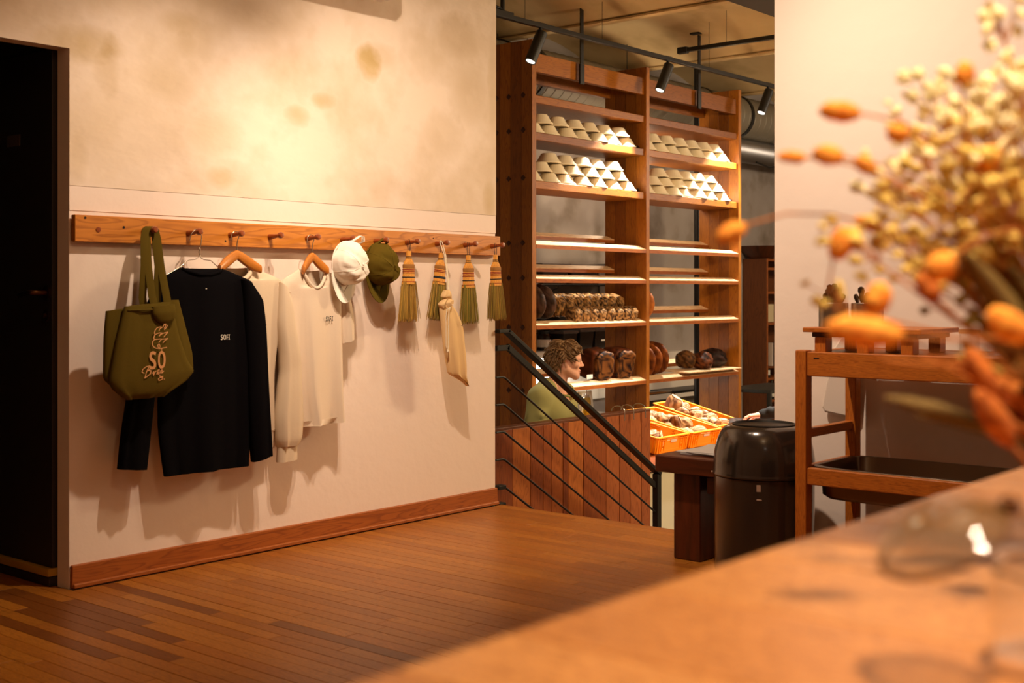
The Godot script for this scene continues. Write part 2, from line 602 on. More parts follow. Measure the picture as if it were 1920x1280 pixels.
func shell() -> void:
	var painted := mat("painted wall")
	var plaster := mat("plaster")
	# ---- left wall with the doorway ----
	var w := Node3D.new()
	w.name = "wall_left"
	add_child(w, true)
	tag(w, "long cream wall with stained plaster above and smooth paint below the peg rail", "", "", "structure")
	var core := M.new()
	core.box(v3(3.7265, 1.675, 4.342), Vector3(2.453, 3.55, 0.084), 0.003)
	core.box(v3(2.0, 2.745, 4.342), Vector3(1.0, 1.41, 0.084), 0.003)
	core.box(v3(-0.25, 1.675, 4.342), Vector3(3.5, 3.55, 0.084), 0.003)
	part(w, "wall_core", core, painted)
	part(w, "painted_strip", M.new().box(v3(3.7265, 1.475, 4.2985), Vector3(2.453, 0.095, 0.003), 0.001), painted)
	var up := mat("stained plaster", Color(0.95, 0.905, 0.86), 0.9)
	up.albedo_texture = ImageTexture.create_from_image(stain_image())
	up.normal_enabled = true
	up.normal_texture = plaster.normal_texture
	up.normal_scale = 0.18
	# upper plaster skin: one sheet over door head and wall, uv 0..1 over x 1.5..4.953, y 1.522..3.45
	var m := M.new()
	for r in [[2.5, 4.9525, 1.522, 3.45], [1.5, 2.5, 2.037, 3.45]]:
		var q := []
		for k in [[0, 0], [1, 0], [1, 1], [0, 1]]:
			var x: float = r[k[0]]
			var y: float = r[2 + k[1]]
			q.append(m.add(v3(x, y, 4.2955), Vector3(0, 0, 1), Vector2((x - 1.5) / 3.4525, 1.0 - (y - 1.522) / 1.928)))
		m.qout(q[0], q[1], q[2], q[3], Vector3(0, 0, 1))
	m.box(v3(3.7265, 2.486, 4.298), Vector3(2.4525, 1.926, 0.004), 0.001)
	m.box(v3(2.0, 2.744, 4.298), Vector3(1.0, 1.41, 0.004), 0.001)
	part(w, "rough_plaster", m, up)
	# passage behind the doorway
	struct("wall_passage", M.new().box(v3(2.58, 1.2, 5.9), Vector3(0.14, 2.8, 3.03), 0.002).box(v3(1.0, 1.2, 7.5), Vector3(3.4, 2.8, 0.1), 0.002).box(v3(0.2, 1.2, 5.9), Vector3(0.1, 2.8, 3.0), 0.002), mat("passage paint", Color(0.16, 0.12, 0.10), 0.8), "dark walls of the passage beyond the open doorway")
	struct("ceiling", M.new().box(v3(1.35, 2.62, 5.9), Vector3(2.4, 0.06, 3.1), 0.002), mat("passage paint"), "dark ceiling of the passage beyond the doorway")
	var d := thing("door_1", "dark brown door in the passage with a lever handle", "")
	d.set_meta("kind", "structure")
	part(d, "leaf", M.new().box(v3(2.497, 1.058, 4.86), Vector3(0.03, 1.98, 0.94), 0.003, 1), mat("dark door"))
	part(d, "threshold_strip", M.new().box(v3(2.488, 0.053, 4.86), Vector3(0.05, 0.03, 0.95), 0.003), mat("yellow strip"))
	part(d, "sill", M.new().box(v3(2.492, 0.018, 4.86), Vector3(0.05, 0.036, 0.95), 0.003), mat("dark door"))
	var hm := mat("bronze handle", Color(0.35, 0.22, 0.12), 0.28, 0.9)
	part(d, "handle", M.new().tube([v3(2.48, 1.117, 4.425), v3(2.43, 1.117, 4.425), v3(2.424, 1.117, 4.44), v3(2.424, 1.114, 4.49), v3(2.428, 1.104, 4.545)], [0.011, 0.011, 0.011, 0.009, 0.007], 10).lathe([Vector2(0, 0), Vector2(0.026, 0), Vector2(0.026, 0.006), Vector2(0, 0.008)], 16, Transform3D(Basis(Vector3.BACK, PI / 2), v3(2.482, 1.117, 4.425))), hm)
	part(d, "lock", M.new().lathe([Vector2(0, 0), Vector2(0.022, 0), Vector2(0.022, 0.006), Vector2(0.009, 0.008), Vector2(0.009, 0.02), Vector2(0, 0.02)], 16, Transform3D(Basis(Vector3.BACK, PI / 2), v3(2.482, 1.03, 4.425))), hm)
	part(d, "door_sign", M.new().box(v3(2.479, 1.716, 4.673), Vector3(0.004, 0.045, 0.1), 0.001), mat("sign grey", Color(0.33, 0.28, 0.25), 0.4))
	# baseboard with shoe moulding
	var bb := thing("baseboard_left", "brown wooden baseboard along the clothes wall", "")
	bb.set_meta("kind", "structure")
	part(bb, "board", M.new().box(v3(3.728, 0.045, 4.291), Vector3(2.45, 0.088, 0.018), 0.004, 0), mat("baseboard wood"))
	part(bb, "shoe_moulding", M.new().box(v3(3.728, 0.011, 4.276), Vector3(2.45, 0.02, 0.016), 0.006, 0), mat("baseboard wood"))
	# ---- pier and wall on the right ----
	struct("wall_right", M.new().box(v3(4.85, 1.25, 0.03), Vector3(0.2, 4.4, 5.06), 0.008), mat("right plaster", Color(0.93, 0.875, 0.835), 0.8), "pale plaster wall behind the cart, ending in a rough corner")
	var rp := mat("right plaster")
	rp.normal_enabled = true
	rp.normal_texture = plaster.normal_texture
	rp.normal_scale = 0.10
	rp.uv1_triplanar = true
	rp.uv1_world_triplanar = true
	rp.uv1_scale = Vector3(0.8, 0.8, 0.8)
	# ---- the rest of the front room, behind the camera ----
	struct("wall_near", M.new().box(v3(1.4, 1.675, -2.55), Vector3(7.0, 3.55, 0.1), 0.003), painted, "painted wall behind the counter")
	struct("wall_far", M.new().box(v3(-2.05, 1.675, 0.9), Vector3(0.1, 3.55, 7.0), 0.003), painted, "painted end wall of the front room")
	struct("ceiling", M.new().box(v3(1.45, 3.5, 0.9), Vector3(7.0, 0.1, 7.0), 0.003), mat("ceiling paint", Color(0.8, 0.72, 0.6), 0.9), "plain painted ceiling of the front room")
	# ---- serving room ----
	struct("wall_back", M.new().box(v3(9.8, 1.3, 7.46), Vector3(10.6, 4.6, 0.12), 0.004), mat("grey plaster"), "grey plaster wall behind the bread shelf")
	struct("wall_side", M.new().box(v3(5.0, 1.3, 5.93), Vector3(0.08, 4.6, 3.1), 0.004).box(v3(15.0, 1.3, 4.2), Vector3(0.1, 4.6, 6.8), 0.004), mat("grey plaster"), "plaster end walls of the serving room")
	struct("wall_front", M.new().box(v3(10.0, 1.3, 1.0), Vector3(10.2, 4.6, 0.1), 0.004), mat("grey plaster"), "plaster wall of the serving room facing the shelf")
	struct("floor", M.new().box(v3(9.95, -0.98, 4.2), Vector3(10.1, 0.1, 6.6), 0.003), mat("lower floor", Color(0.42, 0.36, 0.28), 0.5), "screed floor of the lower serving room")
	var st := thing("staircase", "wooden steps going down to the serving room", "")
	st.set_meta("kind", "structure")
	for i in 5:
		part(st, "step", M.new().box(v3(4.953 + 0.14 + 0.28 * i, -0.186 * (i + 1) - 0.03 + 0.02, 3.43), Vector3(0.29, 0.04, 1.72), 0.005, 2), mat("baseboard wood"))
		part(st, "riser", M.new().box(v3(4.957 + 0.28 * i, -0.186 * (i + 0.5) - 0.03, 3.43), Vector3(0.02, 0.186, 1.72), 0.002, 2), mat("baseboard wood"))

func stain_image() -> Image:
	var W := 1024
	var H := 572
	var im := Image.create_empty(W, H, false, Image.FORMAT_RGB8)
	var a := FastNoiseLite.new()
	a.seed = 3; a.frequency = 0.006; a.fractal_octaves = 5
	var b := FastNoiseLite.new()
	b.seed = 9; b.frequency = 0.03; b.fractal_octaves = 4
	# patches: x, y, rx, ry, strength, yellow
	var sp := [[3.01, 2.21, 0.10, 0.05, 0.7, 0.5], [3.02, 2.13, 0.06, 0.06, 0.6, 0.4], [4.03, 2.20, 0.07, 0.07, 1.2, 1.0], [4.10, 2.24, 0.10, 0.05, 0.5, 0.6], [3.77, 1.99, 0.07, 0.035, 0.9, 0.9], [3.60, 1.905, 0.06, 0.04, 0.8, 0.7], [2.54, 2.06, 0.16, 0.06, 0.9, 0.7], [2.66, 1.98, 0.05, 0.10, 0.6, 0.3], [3.20, 1.60, 0.08, 0.04, 0.7, 0.8], [2.93, 1.96, 0.12, 0.08, 0.5, 0.5], [4.66, 2.40, 0.15, 0.10, 0.7, 0.2], [4.55, 1.9, 0.12, 0.10, 0.4, 0.2], [4.90, 1.60, 0.05, 0.12, 0.8, 0.8], [4.93, 2.2, 0.04, 0.25, 0.6, 0.6], [2.6, 2.35, 0.3, 0.12, 0.5, 0.5], [2.75, 1.75, 0.2, 0.15, 0.4, 0.3], [3.4, 2.3, 0.2, 0.06, 0.35, 0.3], [3.15, 1.78, 0.12, 0.08, 0.4, 0.5], [4.75, 2.15, 0.12, 0.14, 0.5, 0.25], [2.53, 1.65, 0.05, 0.1, 0.5, 0.4]]
	for j in H:
		var y := 3.45 - 1.928 * (j + 0.5) / H
		for i in W:
			var x := 1.5 + 3.4525 * (i + 0.5) / W
			var na := a.get_noise_2d(i, j)
			var nb := b.get_noise_2d(i, j)
			var s := clampf(0.22 + na * 0.75 + nb * 0.18, 0.0, 1.0) * 0.55
			var yl := 0.35
			for q in sp:
				var dx: float = (x - q[0]) / q[2]
				if absf(dx) > 1.8: continue
				var dy: float = (y - q[1]) / q[3]
				var e := dx * dx + dy * dy + nb * 0.8 + na * 1.6
				if e < 2.0:
					var k: float = clampf(1.0 - e * 0.6, 0.0, 1.0) * q[4]
					s += k * 0.55
					yl = lerpf(yl, q[5], k * 0.8)
			s = clampf(s * 0.78, 0.0, 1.0)
			var c := Color(0.985, 0.965, 0.945).lerp(Color(0.72, 0.64, 0.52).lerp(Color(0.76, 0.67, 0.40), yl), s)
			im.set_pixel(i, j, c)
	return im

func floor_boards() -> void:
	var fl := Node3D.new()
	fl.name = "floor"
	add_child(fl, true)
	tag(fl, "worn orange oak strip floor of narrow boards", "", "", "structure")
	part(fl, "subfloor", M.new().box(v3(1.45, -0.041, 1.55), Vector3(7.0, 0.05, 8.2), 0.002), mat("subfloor", Color(0.07, 0.035, 0.015), 0.9))
	var tones := [Color(0.706, 0.449, 0.146), Color(0.679, 0.426, 0.137), Color(0.727, 0.472, 0.155), Color(0.695, 0.432, 0.135), Color(0.651, 0.403, 0.128), Color(0.732, 0.478, 0.162), Color(0.690, 0.444, 0.142), Color(0.516, 0.301, 0.101)]
	var ms := []
	for k in 8:
		var m := wood("floor board %d" % k, "oak", tones[k], 0.38, 9.0, 0.55, Vector2(k * 0.37, k * 0.23))
		m.heightmap_enabled = false
		ms.append(m)
	var hidden := M.new()
	var pw := 0.0585
	var nrow := int(6.95 / pw)
	for r in nrow:
		var x := 4.953 - pw * (r + 0.5)
		var d := -2.4 + rnd(-0.6, 0.0)
		var end := 4.268 if x > 2.5 else (5.2 if x > 1.5 else 4.29)
		while d < end:
			var ln := rnd(0.45, 1.15)
			var d1 := minf(d + ln, end)
			var mid := v3(x, -0.008, (d + d1) / 2)
			var sz := Vector3(pw - 0.0012, 0.016, d1 - d - 0.0012)
			var seen := false
			for q in [d + 0.03, (d + d1) / 2, d1 - 0.03]:
				var s := proj(v3(x, 0, q))
				if s.z > 0.5 and s.x > -30 and s.x < 1345 and s.y < 1300 and s.y < 1290 - (s.x - 640) * 0.325:
					seen = true
			var k := rng.randi_range(0, 7)
			if k == 7 and rng.randf() < 0.72: k = rng.randi_range(0, 6)
			if Vector2(x - 2.27, (d + d1) / 2 - 3.88).length() < 0.26: k = 7
			var uo := Vector2(rnd(0, 3), rnd(0, 3))
			if seen:
				part(fl, "plank", M.new().box(Vector3(0, rnd(-0.0004, 0.0004), 0), sz, 0.0011, 2, Transform3D(), uo), ms[k], Transform3D(Basis(), mid))
			elif sz.z > 0.01:
				hidden.box(mid, sz, 0.001, 2, Transform3D(), uo)
			d = d1
	part(fl, "strip_planks", hidden, ms[0]).set_meta("kind", "stuff")
	# black burnt patch at the doorway: a worn stain lying as a thin film of old finish
	part(fl, "edge_nosing", M.new().box(v3(4.965, -0.016, 3.43), Vector3(0.022, 0.03, 1.74), 0.004, 2), ms[4])

func track_and_ceiling() -> void:
	# shallow brick vaults, springing lines run away from the viewer
	var vc := M.new()
	for i in 6:
		var x0 := 4.16 + 2.0 * i
		var rings := []
		for k in 13:
			var u := k / 12.0
			rings.append(PackedVector3Array([v3(x0 + 2.0 * u, 3.30 + 0.24 * sin(PI * u), 0.95), v3(x0 + 2.0 * u, 3.30 + 0.24 * sin(PI * u), 7.5)]))
		vc.loft(rings, false, false, true)
	vc.box(v3(9.9, 3.65, 4.2), Vector3(10.4, 0.12, 6.9), 0.002)
	struct("ceiling", vc, mat("vault plaster"), "yellowed shallow vaults above the bread shelf")
	for i in 5:
		struct("trim_%d" % (i + 1), M.new().box(v3(6.16 + 2.0 * i, 3.297, 4.2), Vector3(0.09, 0.016, 6.4), 0.002), mat("vault plaster"), "flat rib where two ceiling vaults meet, rib %s" % ["beside the clothes wall", "over the first shelf bay", "over the second shelf bay", "beyond the shelf", "by the far end wall"][i])
	struct("beam", M.new().box(v3(10.0, 2.97, 3.35), Vector3(9.9, 0.42, 0.5), 0.006), mat("beam grey", Color(0.24, 0.215, 0.19), 0.7), "dark grey ceiling beam across the serving room")
	var bk := mat("black metal")
	# long track over the aisle
	var t := thing("light_track", "long black lighting track hung before the bread shelf", "light track")
	part(t, "track_rail", M.new().box(v3(9.2, 3.08, 5.75), Vector3(5.2, 0.035, 0.036), 0.003), bk)
	part(t, "feed_box", M.new().box(v3(6.68, 3.09, 5.75), Vector3(0.24, 0.05, 0.05), 0.004).tube([v3(6.70, 3.09, 5.75), v3(6.70, 3.5, 5.75)], 0.016, 10).tube([v3(6.70, 3.13, 5.75), v3(6.2, 3.15, 5.75)], 0.010, 8), bk)
	for x in [6.95, 7.9, 9.5, 10.9]:
		part(t, "hanging_wire", M.new().tube([v3(x, 3.09, 5.75), v3(x, 3.5, 5.75)], 0.002, 6), bk)
	var t2 := thing("light_track", "short black lighting track under the vault, running away from the viewer", "light track")
	part(t2, "track_rail", M.new().box(v3(9.2, 3.215, 4.4), Vector3(0.036, 0.035, 2.9), 0.003), bk)
	part(t2, "end_cap", M.new().box(v3(9.2, 3.215, 5.83), Vector3(0.05, 0.055, 0.1), 0.006), bk)
	part(t2, "hanging_wire", M.new().tube([v3(9.2, 3.22, 5.4), v3(9.2, 3.5, 5.4)], 0.002, 6).tube([v3(9.2, 3.22, 4.2), v3(9.2, 3.5, 4.2)], 0.002, 6), bk)
	# ventilation ducts behind the shelf
	var du := thing("air_duct", "fat grey spiral air duct running above and behind the bread shelf", "duct")
	var dm := mat("galvanised duct", Color(0.50, 0.47, 0.41), 0.5, 0.35)
	var prof := []
	var x := 5.3
	while x < 14.9:
		prof.append(Vector2(0.226, x)); prof.append(Vector2(0.226, x + 0.105)); prof.append(Vector2(0.231, x + 0.112)); prof.append(Vector2(0.226, x + 0.119))
		x += 0.12
	var along := Transform3D(Basis(Vector3(0, 0, 1), Vector3(1, 0, 0), Vector3(0, 1, 0)), v3(0, 3.05, 6.98))
	part(du, "pipe", M.new().lathe(prof, 32, along), dm)
	for q in [8.05, 8.45, 11.3, 12.05]:
		part(du, "joint_band", M.new().lathe([Vector2(0.228, q), Vector2(0.238, q), Vector2(0.238, q + 0.05), Vector2(0.228, q + 0.05)], 32, along), bk)
		part(du, "hanger_rod", M.new().tube([v3(q + 0.02, 3.28, 6.98), v3(q + 0.02, 3.52, 6.98)], 0.004, 6), bk)
	var fx := thing("flexible_duct", "shiny ribbed aluminium hose below the fat air duct", "duct")
	prof = []
	x = 8.6
	while x < 14.8:
		prof.append(Vector2(0.126, x)); prof.append(Vector2(0.136, x + 0.018))
		x += 0.036
	part(fx, "hose", M.new().lathe(prof, 24, Transform3D(along.basis, v3(0, 2.70, 7.0))), mat("aluminium foil", Color(0.62, 0.62, 0.63), 0.42, 1.0))
	part(fx, "power_cable", M.new().tube([v3(12.75, 2.86, 6.80), v3(12.9, 2.68, 6.78), v3(12.8, 2.55, 6.8), v3(12.55, 2.52, 6.82), v3(12.3, 2.56, 6.84)], 0.011, 8), bk)

func bread_shelf() -> void:
	var sh := thing("bread_shelf", "tall reddish wooden bread shelf of three posts and two bays", "shelf")
	var xs := [7.365, 8.912, 10.475]
	var ws := [mat("fir shelf"), mat("fir shelf b"), mat("fir shelf c")]
	var staves := {}
	for xi in 3:
		for k in 4:
			staves[[xi, k]] = part(sh, "post_stave", M.new().box(v3(xs[xi], 1.05, 6.0 + 0.1095 * (k + 0.5)), Vector3(0.05, 4.0, 0.1088), 0.0025, 1, Transform3D(), Vector2(rnd(0, 3), rnd(0, 3))), ws[[0, 1, 2, 1, 2, 0, 1, 0, 2, 1, 0, 2][xi * 4 + k]])
	var dark := mat("fir end")
	for y in [2.63, 2.362, 1.995]:
		for d in [6.09, 6.235, 6.36]:
			for xi in 3:
				part(staves[[xi, clampi(int((d - 6.0) / 0.1095), 0, 3)]], "wedge", M.new().box(Vector3.ZERO, Vector3(0.008, 0.034, 0.034), 0.003, 0), dark, Transform3D(Basis(Vector3.RIGHT, PI / 4), v3(xs[xi] - 0.027, y, d)))
	for y in [1.497, 1.227, 0.847, 0.36]:
		for d in [6.095, 6.235]:
			for xi in 3:
				part(staves[[xi, clampi(int((d - 6.0) / 0.1095), 0, 3)]], "wedge", M.new().box(Vector3.ZERO, Vector3(0.008, 0.034, 0.034), 0.003, 0), dark, Transform3D(Basis(Vector3.RIGHT, PI / 4), v3(xs[xi] - 0.027, y, d)))
	for b in 2:
		var x0: float = xs[b] + 0.025
		var x1: float = xs[b + 1] - 0.025
		var xc := (x0 + x1) / 2
		var ln := x1 - x0 - 0.002
		part(sh, "cross_beam", M.new().box(v3(xc, 2.885, 6.05), Vector3(ln, 0.145, 0.05), 0.004, 0, Transform3D(), Vector2(b, 0.3)), ws[b])
		part(sh, "cross_beam", M.new().box(v3(xc, 2.885, 6.40), Vector3(ln, 0.145, 0.05), 0.004, 0), ws[1])
		var k := 0
		for y in [2.603, 2.318, 1.945]:
			part(sh, "shelf_board", M.new().box(v3(xc, y, 6.22), Vector3(ln, 0.062, 0.40), 0.006, 0, Transform3D(), Vector2(rnd(0, 3), rnd(0, 3))), ws[(b + k) % 3])
			k += 1
		for y in [1.467, 1.205, 0.845, 0.347]:
			var poly := PackedVector2Array([Vector2(6.0, -0.014), Vector2(6.08, -0.004), Vector2(6.08, 0.046), Vector2(6.0, 0.014)])
			for rear in 2:
				var xf := Transform3D(Basis(Vector3(0, 0, -1), Vector3(0, 1, 0), Vector3(1, 0, 0)), Vector3(xc, y + (0.0 if rear == 0 else 0.092), 0))
				var pl := PackedVector2Array()
				for q in poly: pl.append(q + Vector2(0.335 if rear else 0.0, 0))
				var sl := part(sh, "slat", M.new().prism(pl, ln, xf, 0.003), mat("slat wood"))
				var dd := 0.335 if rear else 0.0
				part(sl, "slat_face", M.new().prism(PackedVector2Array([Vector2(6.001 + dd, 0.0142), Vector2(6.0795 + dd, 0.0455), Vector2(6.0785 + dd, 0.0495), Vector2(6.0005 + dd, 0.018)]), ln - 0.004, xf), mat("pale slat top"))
	# steel bars that tie the shelf to the ceiling
	for q in [[7.95, 0], [9.72, 1]]:
		var bar := thing("hanging_bar", ["black steel bar bracing the first shelf bay to the ceiling", "black steel bar bracing the second shelf bay to the ceiling"][q[1]], "bracket", v3(q[0], 2.86, 6.0), 0.0)
		part(bar, "flat_bar", M.new().box(Vector3(0, 0.26, 0.012), Vector3(0.04, 0.66, 0.012), 0.002), mat("black metal"))
		part(bar, "ceiling_plate", M.new().box(Vector3(0, 0.6, 0.0), Vector3(0.13, 0.012, 0.1), 0.002), mat("black metal"))
		part(bar, "foot_plate", M.new().box(Vector3(0, 0.0, 0.012), Vector3(0.055, 0.16, 0.018), 0.002), mat("black metal"))
	# black upright strip against the far post
	var pp := thing("black_strip", "black upright strip close behind the far shelf post", "pipe")
	part(pp, "dark_strip", M.new().tube([v3(10.56, -0.93, 6.53), v3(10.56, 3.45, 6.53)], 0.03, 12), mat("black metal"))

func ordinal(k: int) -> String:
	return ["first", "second", "third", "fourth", "fifth", "sixth", "seventh"][k]

func moulds() -> void:
	# upside-down pulp bread moulds, stacked in staggered rows
	var body := M.new().lathe([Vector2(0.085, 0.010), Vector2(0.097, 0.0), Vector2(0.1025, 0.004), Vector2(0.1025, 0.011), Vector2(0.097, 0.017), Vector2(0.091, 0.019), Vector2(0.060, 0.072), Vector2(0.056, 0.078), Vector2(0.050, 0.080), Vector2(0.0, 0.078)], 28, Transform3D(), 1.0, 1.0)
	var pm := mat("pulp", Color(0.90, 0.85, 0.74), 0.92)
	var shape := body.mesh()
	var rows := [[2.349, [7, 6], "upper"], [1.976, [7, 6, 5], "lower"]]
	for b in 2:
		var x0 := 7.475 + 1.555 * b
		for r in rows:
			for layer in r[1].size():
				for k in r[1][layer]:
					var o := thing("bread_mould", "cream bread mould, %s from the clothes wall, %s row, %s mould shelf, %s bay" % [ordinal(k), ["bottom", "second", "third"][layer], r[2], ["near", "far"][b]], "bread mould", v3(x0 + 0.2085 * (k + 0.5 * layer) + rnd(-0.006, 0.006), r[0] + 0.0785 * layer, 6.12 + rnd(-0.012, 0.012)), rnd(-0.03, 0.03), "upside-down moulds on the bread shelf")
					part(o, "shell", shape, pm)

func spow(x: float, e: float) -> float:
	return signf(x) * pow(absf(x), e)

# a bread shape: super-ellipsoid with crust noise, flat underside, crust tones in vertex colours
func crust(r: Vector3, ca: Color, cb: Color, sd: int, amp := 0.006, fr := 14.0, boxy := 2.0, flat := 0.7, seg := 28, rows := 18, contrast := 1.6) -> M:
	var f := FastNoiseLite.new()
	f.seed = sd; f.frequency = 1.0; f.fractal_octaves = 4
	var m := M.new()
	m.use_c = true
	var e := 2.0 / boxy
	var rings := []
	var cols := PackedColorArray()
	var la := ca.srgb_to_linear()
	var lb := cb.srgb_to_linear()
	for i in rows + 1:
		var b := PI * i / rows
		var ring := PackedVector3Array()
		for k in seg + 1:
			var a := TAU * (k % seg) / seg
			var p := Vector3(r.x * spow(sin(b), e) * spow(cos(a), e), -r.y * spow(cos(b), e), r.z * spow(sin(b), e) * spow(sin(a), e))
			var nz := f.get_noise_3dv(p * fr)
			p += p.normalized() * amp * nz * 2.0
			p.y = maxf(p.y, -flat * r.y)
			if k < seg: ring.append(p)
			var q := f.get_noise_3dv(p * fr * 2.3 + Vector3(9, 3, 1))
			cols.append(la.lerp(lb, clampf(0.42 + q * contrast + nz * 0.5, 0.0, 1.0)))
		rings.append(ring)
	m.loft(rings, false, false)
	m.c = cols
	return m

func crust_mat() -> StandardMaterial3D:
	var m := mat("crust", Color.WHITE, 0.62)
	m.vertex_color_use_as_albedo = true
	m.metallic_specular = 0.3
	return m

func loaf(label: String, at: Vector3, m: M, rot: Vector3, group := "") -> Node3D:
	var o := thing("bread_loaf", label, "bread", at, 0.0, group)
	o.rotation = rot
	part(o, "crust", m, crust_mat())
	return o

func breads() -> void:
	var tilt := 0.27
	# y of the sloping slats at depth d for a slat pair centred at height yc
	var rest := func(yc: float, d: float) -> float: return yc + 0.032 + tilt * (d - 6.04)
	var dk := Color(0.16, 0.085, 0.045)
	var br := Color(0.42, 0.22, 0.10)
	# row F, near bay: two dark round loaves on edge
	for k in 2:
		loaf(["dark floury round loaf on edge, half hidden by the first shelf post", "dark floury round loaf on edge beside the seeded loaves"][k], v3(7.50 + 0.13 * k, rest.call(0.845, 6.16) + 0.135, 6.16), crust(Vector3(0.062, 0.14, 0.16), Color(0.15, 0.095, 0.075), Color(0.34, 0.25, 0.20), 40 + k, 0.004, 9.0, 2.2, 0.97), Vector3(0.26, 0, 0.16), "")
	# seeded loaves: nine behind, two long ones in front
	var sa := Color(0.13, 0.06, 0.03)
	var sb := Color(0.68, 0.50, 0.29)
	for k in 9:
		loaf("dark seed-crusted tin loaf, %s in the back row of seeded loaves" % ["first", "second", "third", "fourth", "fifth", "sixth", "seventh", "eighth", "last"][k], v3(7.80 + 0.118 * k, rest.call(0.845, 6.26) + 0.075, 6.255), crust(Vector3(0.058, 0.092, 0.105), sa, sb, 60 + k, 0.007, 26.0, 3.0, 0.92, 30, 22, 2.6), Vector3(0.26, 0, 0), "seeded loaves on the bread shelf")
	for k in 2:
		var o := thing("bread_loaf", ["long pull-apart seeded loaf lying in front, nearer the man", "long pull-apart seeded loaf lying in front, nearer the middle shelf post"][k], "bread", v3(8.14 + 0.46 * k, rest.call(0.845, 6.08) + 0.05, 6.085), 0.0, "seeded loaves on the bread shelf")
		o.rotation = Vector3(0.26, 0, 0)
		for q in 4:
			part(o, "bread_roll", crust(Vector3(0.062, 0.062, 0.062), sa.lightened(0.05), sb.lightened(0.08), 80 + q + k * 4, 0.006, 28.0, 2.6, 0.9, 26, 18, 2.8), crust_mat(), Transform3D(Basis(), Vector3(-0.165 + 0.11 * q, 0, 0)))
	# row G, near bay: two tin loaves leaning back, cracked tops to the viewer
	for k in 2:
		var o := loaf(["big brown tin loaf with a cracked top, leaning nearer the man", "big brown tin loaf with a cracked top, leaning against the middle shelf post"][k], v3(8.33 + 0.30 * k, rest.call(0.347, 6.13) + 0.12, 6.14), crust(Vector3(0.112, 0.128, 0.095), Color(0.22, 0.10, 0.035), Color(0.38, 0.18, 0.06), 90 + k, 0.005, 8.0, 5.0, 0.97, 40, 28), Vector3(0.16, -0.12, 0.03), "")
		part(o, "cracked_top", crust(Vector3(0.106, 0.118, 0.04), Color(0.10, 0.045, 0.02), Color(0.46, 0.28, 0.12), 95 + k, 0.009, 13.0, 4.0, 0.99, 36, 26, 2.4), crust_mat(), Transform3D(Basis(), Vector3(0.01, 0, 0.088)))
	tag(part(self, "price_card", M.new().box(v3(8.14, rest.call(0.347, 6.06) + 0.045, 6.05), Vector3(0.08, 0.036, 0.003), 0.001), mat("card white", Color(0.85, 0.84, 0.8), 0.7)), "small white price card beside the man's chin", "price card")
	# far bay
	loaf("single brown loaf on edge, empty upper slats of the far bay", v3(8.985, rest.call(0.845, 6.12) + 0.12, 6.12), crust(Vector3(0.058, 0.135, 0.13), Color(0.46, 0.24, 0.09), Color(0.70, 0.42, 0.19), 101, 0.003, 8.0, 2.3, 0.97), Vector3(0.26, 0, 0.12))
	for k in 3:
		loaf("shiny brown loaf on edge in a row of three, %s from the middle post" % ["first", "second", "third"][k], v3(8.98 + 0.104 * k, rest.call(0.347, 6.12) + 0.125 + 0.008 * k, 6.12), crust(Vector3(0.044, 0.142, 0.15), Color(0.30, 0.14, 0.05), Color(0.56, 0.31, 0.12), 110 + k, 0.003, 8.0, 2.3, 0.97), Vector3(0.26, 0, 0.1))
	var tr := thing("serving_board", "thin pale board on the lowest slats, carrying three dark round loaves", "board", v3(9.95, 0.401, 6.10))
	tr.rotation.x = 0.03
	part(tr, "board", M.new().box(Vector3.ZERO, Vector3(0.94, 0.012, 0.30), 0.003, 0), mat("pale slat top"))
	var y0: float = 0.408
	loaf("small pale-floured round loaf on the board, partly behind another", v3(9.78, y0 + 0.085, 6.17), crust(Vector3(0.085, 0.09, 0.10), Color(0.17, 0.085, 0.04), Color(0.46, 0.31, 0.16), 120, 0.006, 12.0, 2.0, 0.8), Vector3(0.04, 0.2, 0))
	loaf("round dark loaf with long scored ridges, middle of the three on the board", v3(9.91, y0 + 0.075, 6.07), crust(Vector3(0.095, 0.088, 0.10), Color(0.14, 0.055, 0.025), Color(0.40, 0.21, 0.10), 121, 0.010, 12.0, 2.0, 0.8, 34, 22, 2.2), Vector3(0.04, -0.2, 0))
	var bat := loaf("near-black pointed loaf with torn crust ears at the far end of the board", v3(10.22, y0 + 0.08, 6.14), crust(Vector3(0.19, 0.095, 0.11), Color(0.08, 0.045, 0.03), Color(0.20, 0.11, 0.065), 122, 0.012, 11.0, 2.0, 0.8, 34, 22), Vector3(0.04, 0.1, -0.04))
	for k in 2:
		part(bat, "crust_ear", crust(Vector3(0.10, 0.018, 0.05), Color(0.08, 0.045, 0.035), Color(0.20, 0.12, 0.08), 124 + k, 0.006, 20.0), crust_mat(), Transform3D(Basis.from_euler(Vector3(0.5, 0, 0.2 - 0.25 * k)), Vector3(-0.035 + 0.06 * k, 0.065, 0.045)))

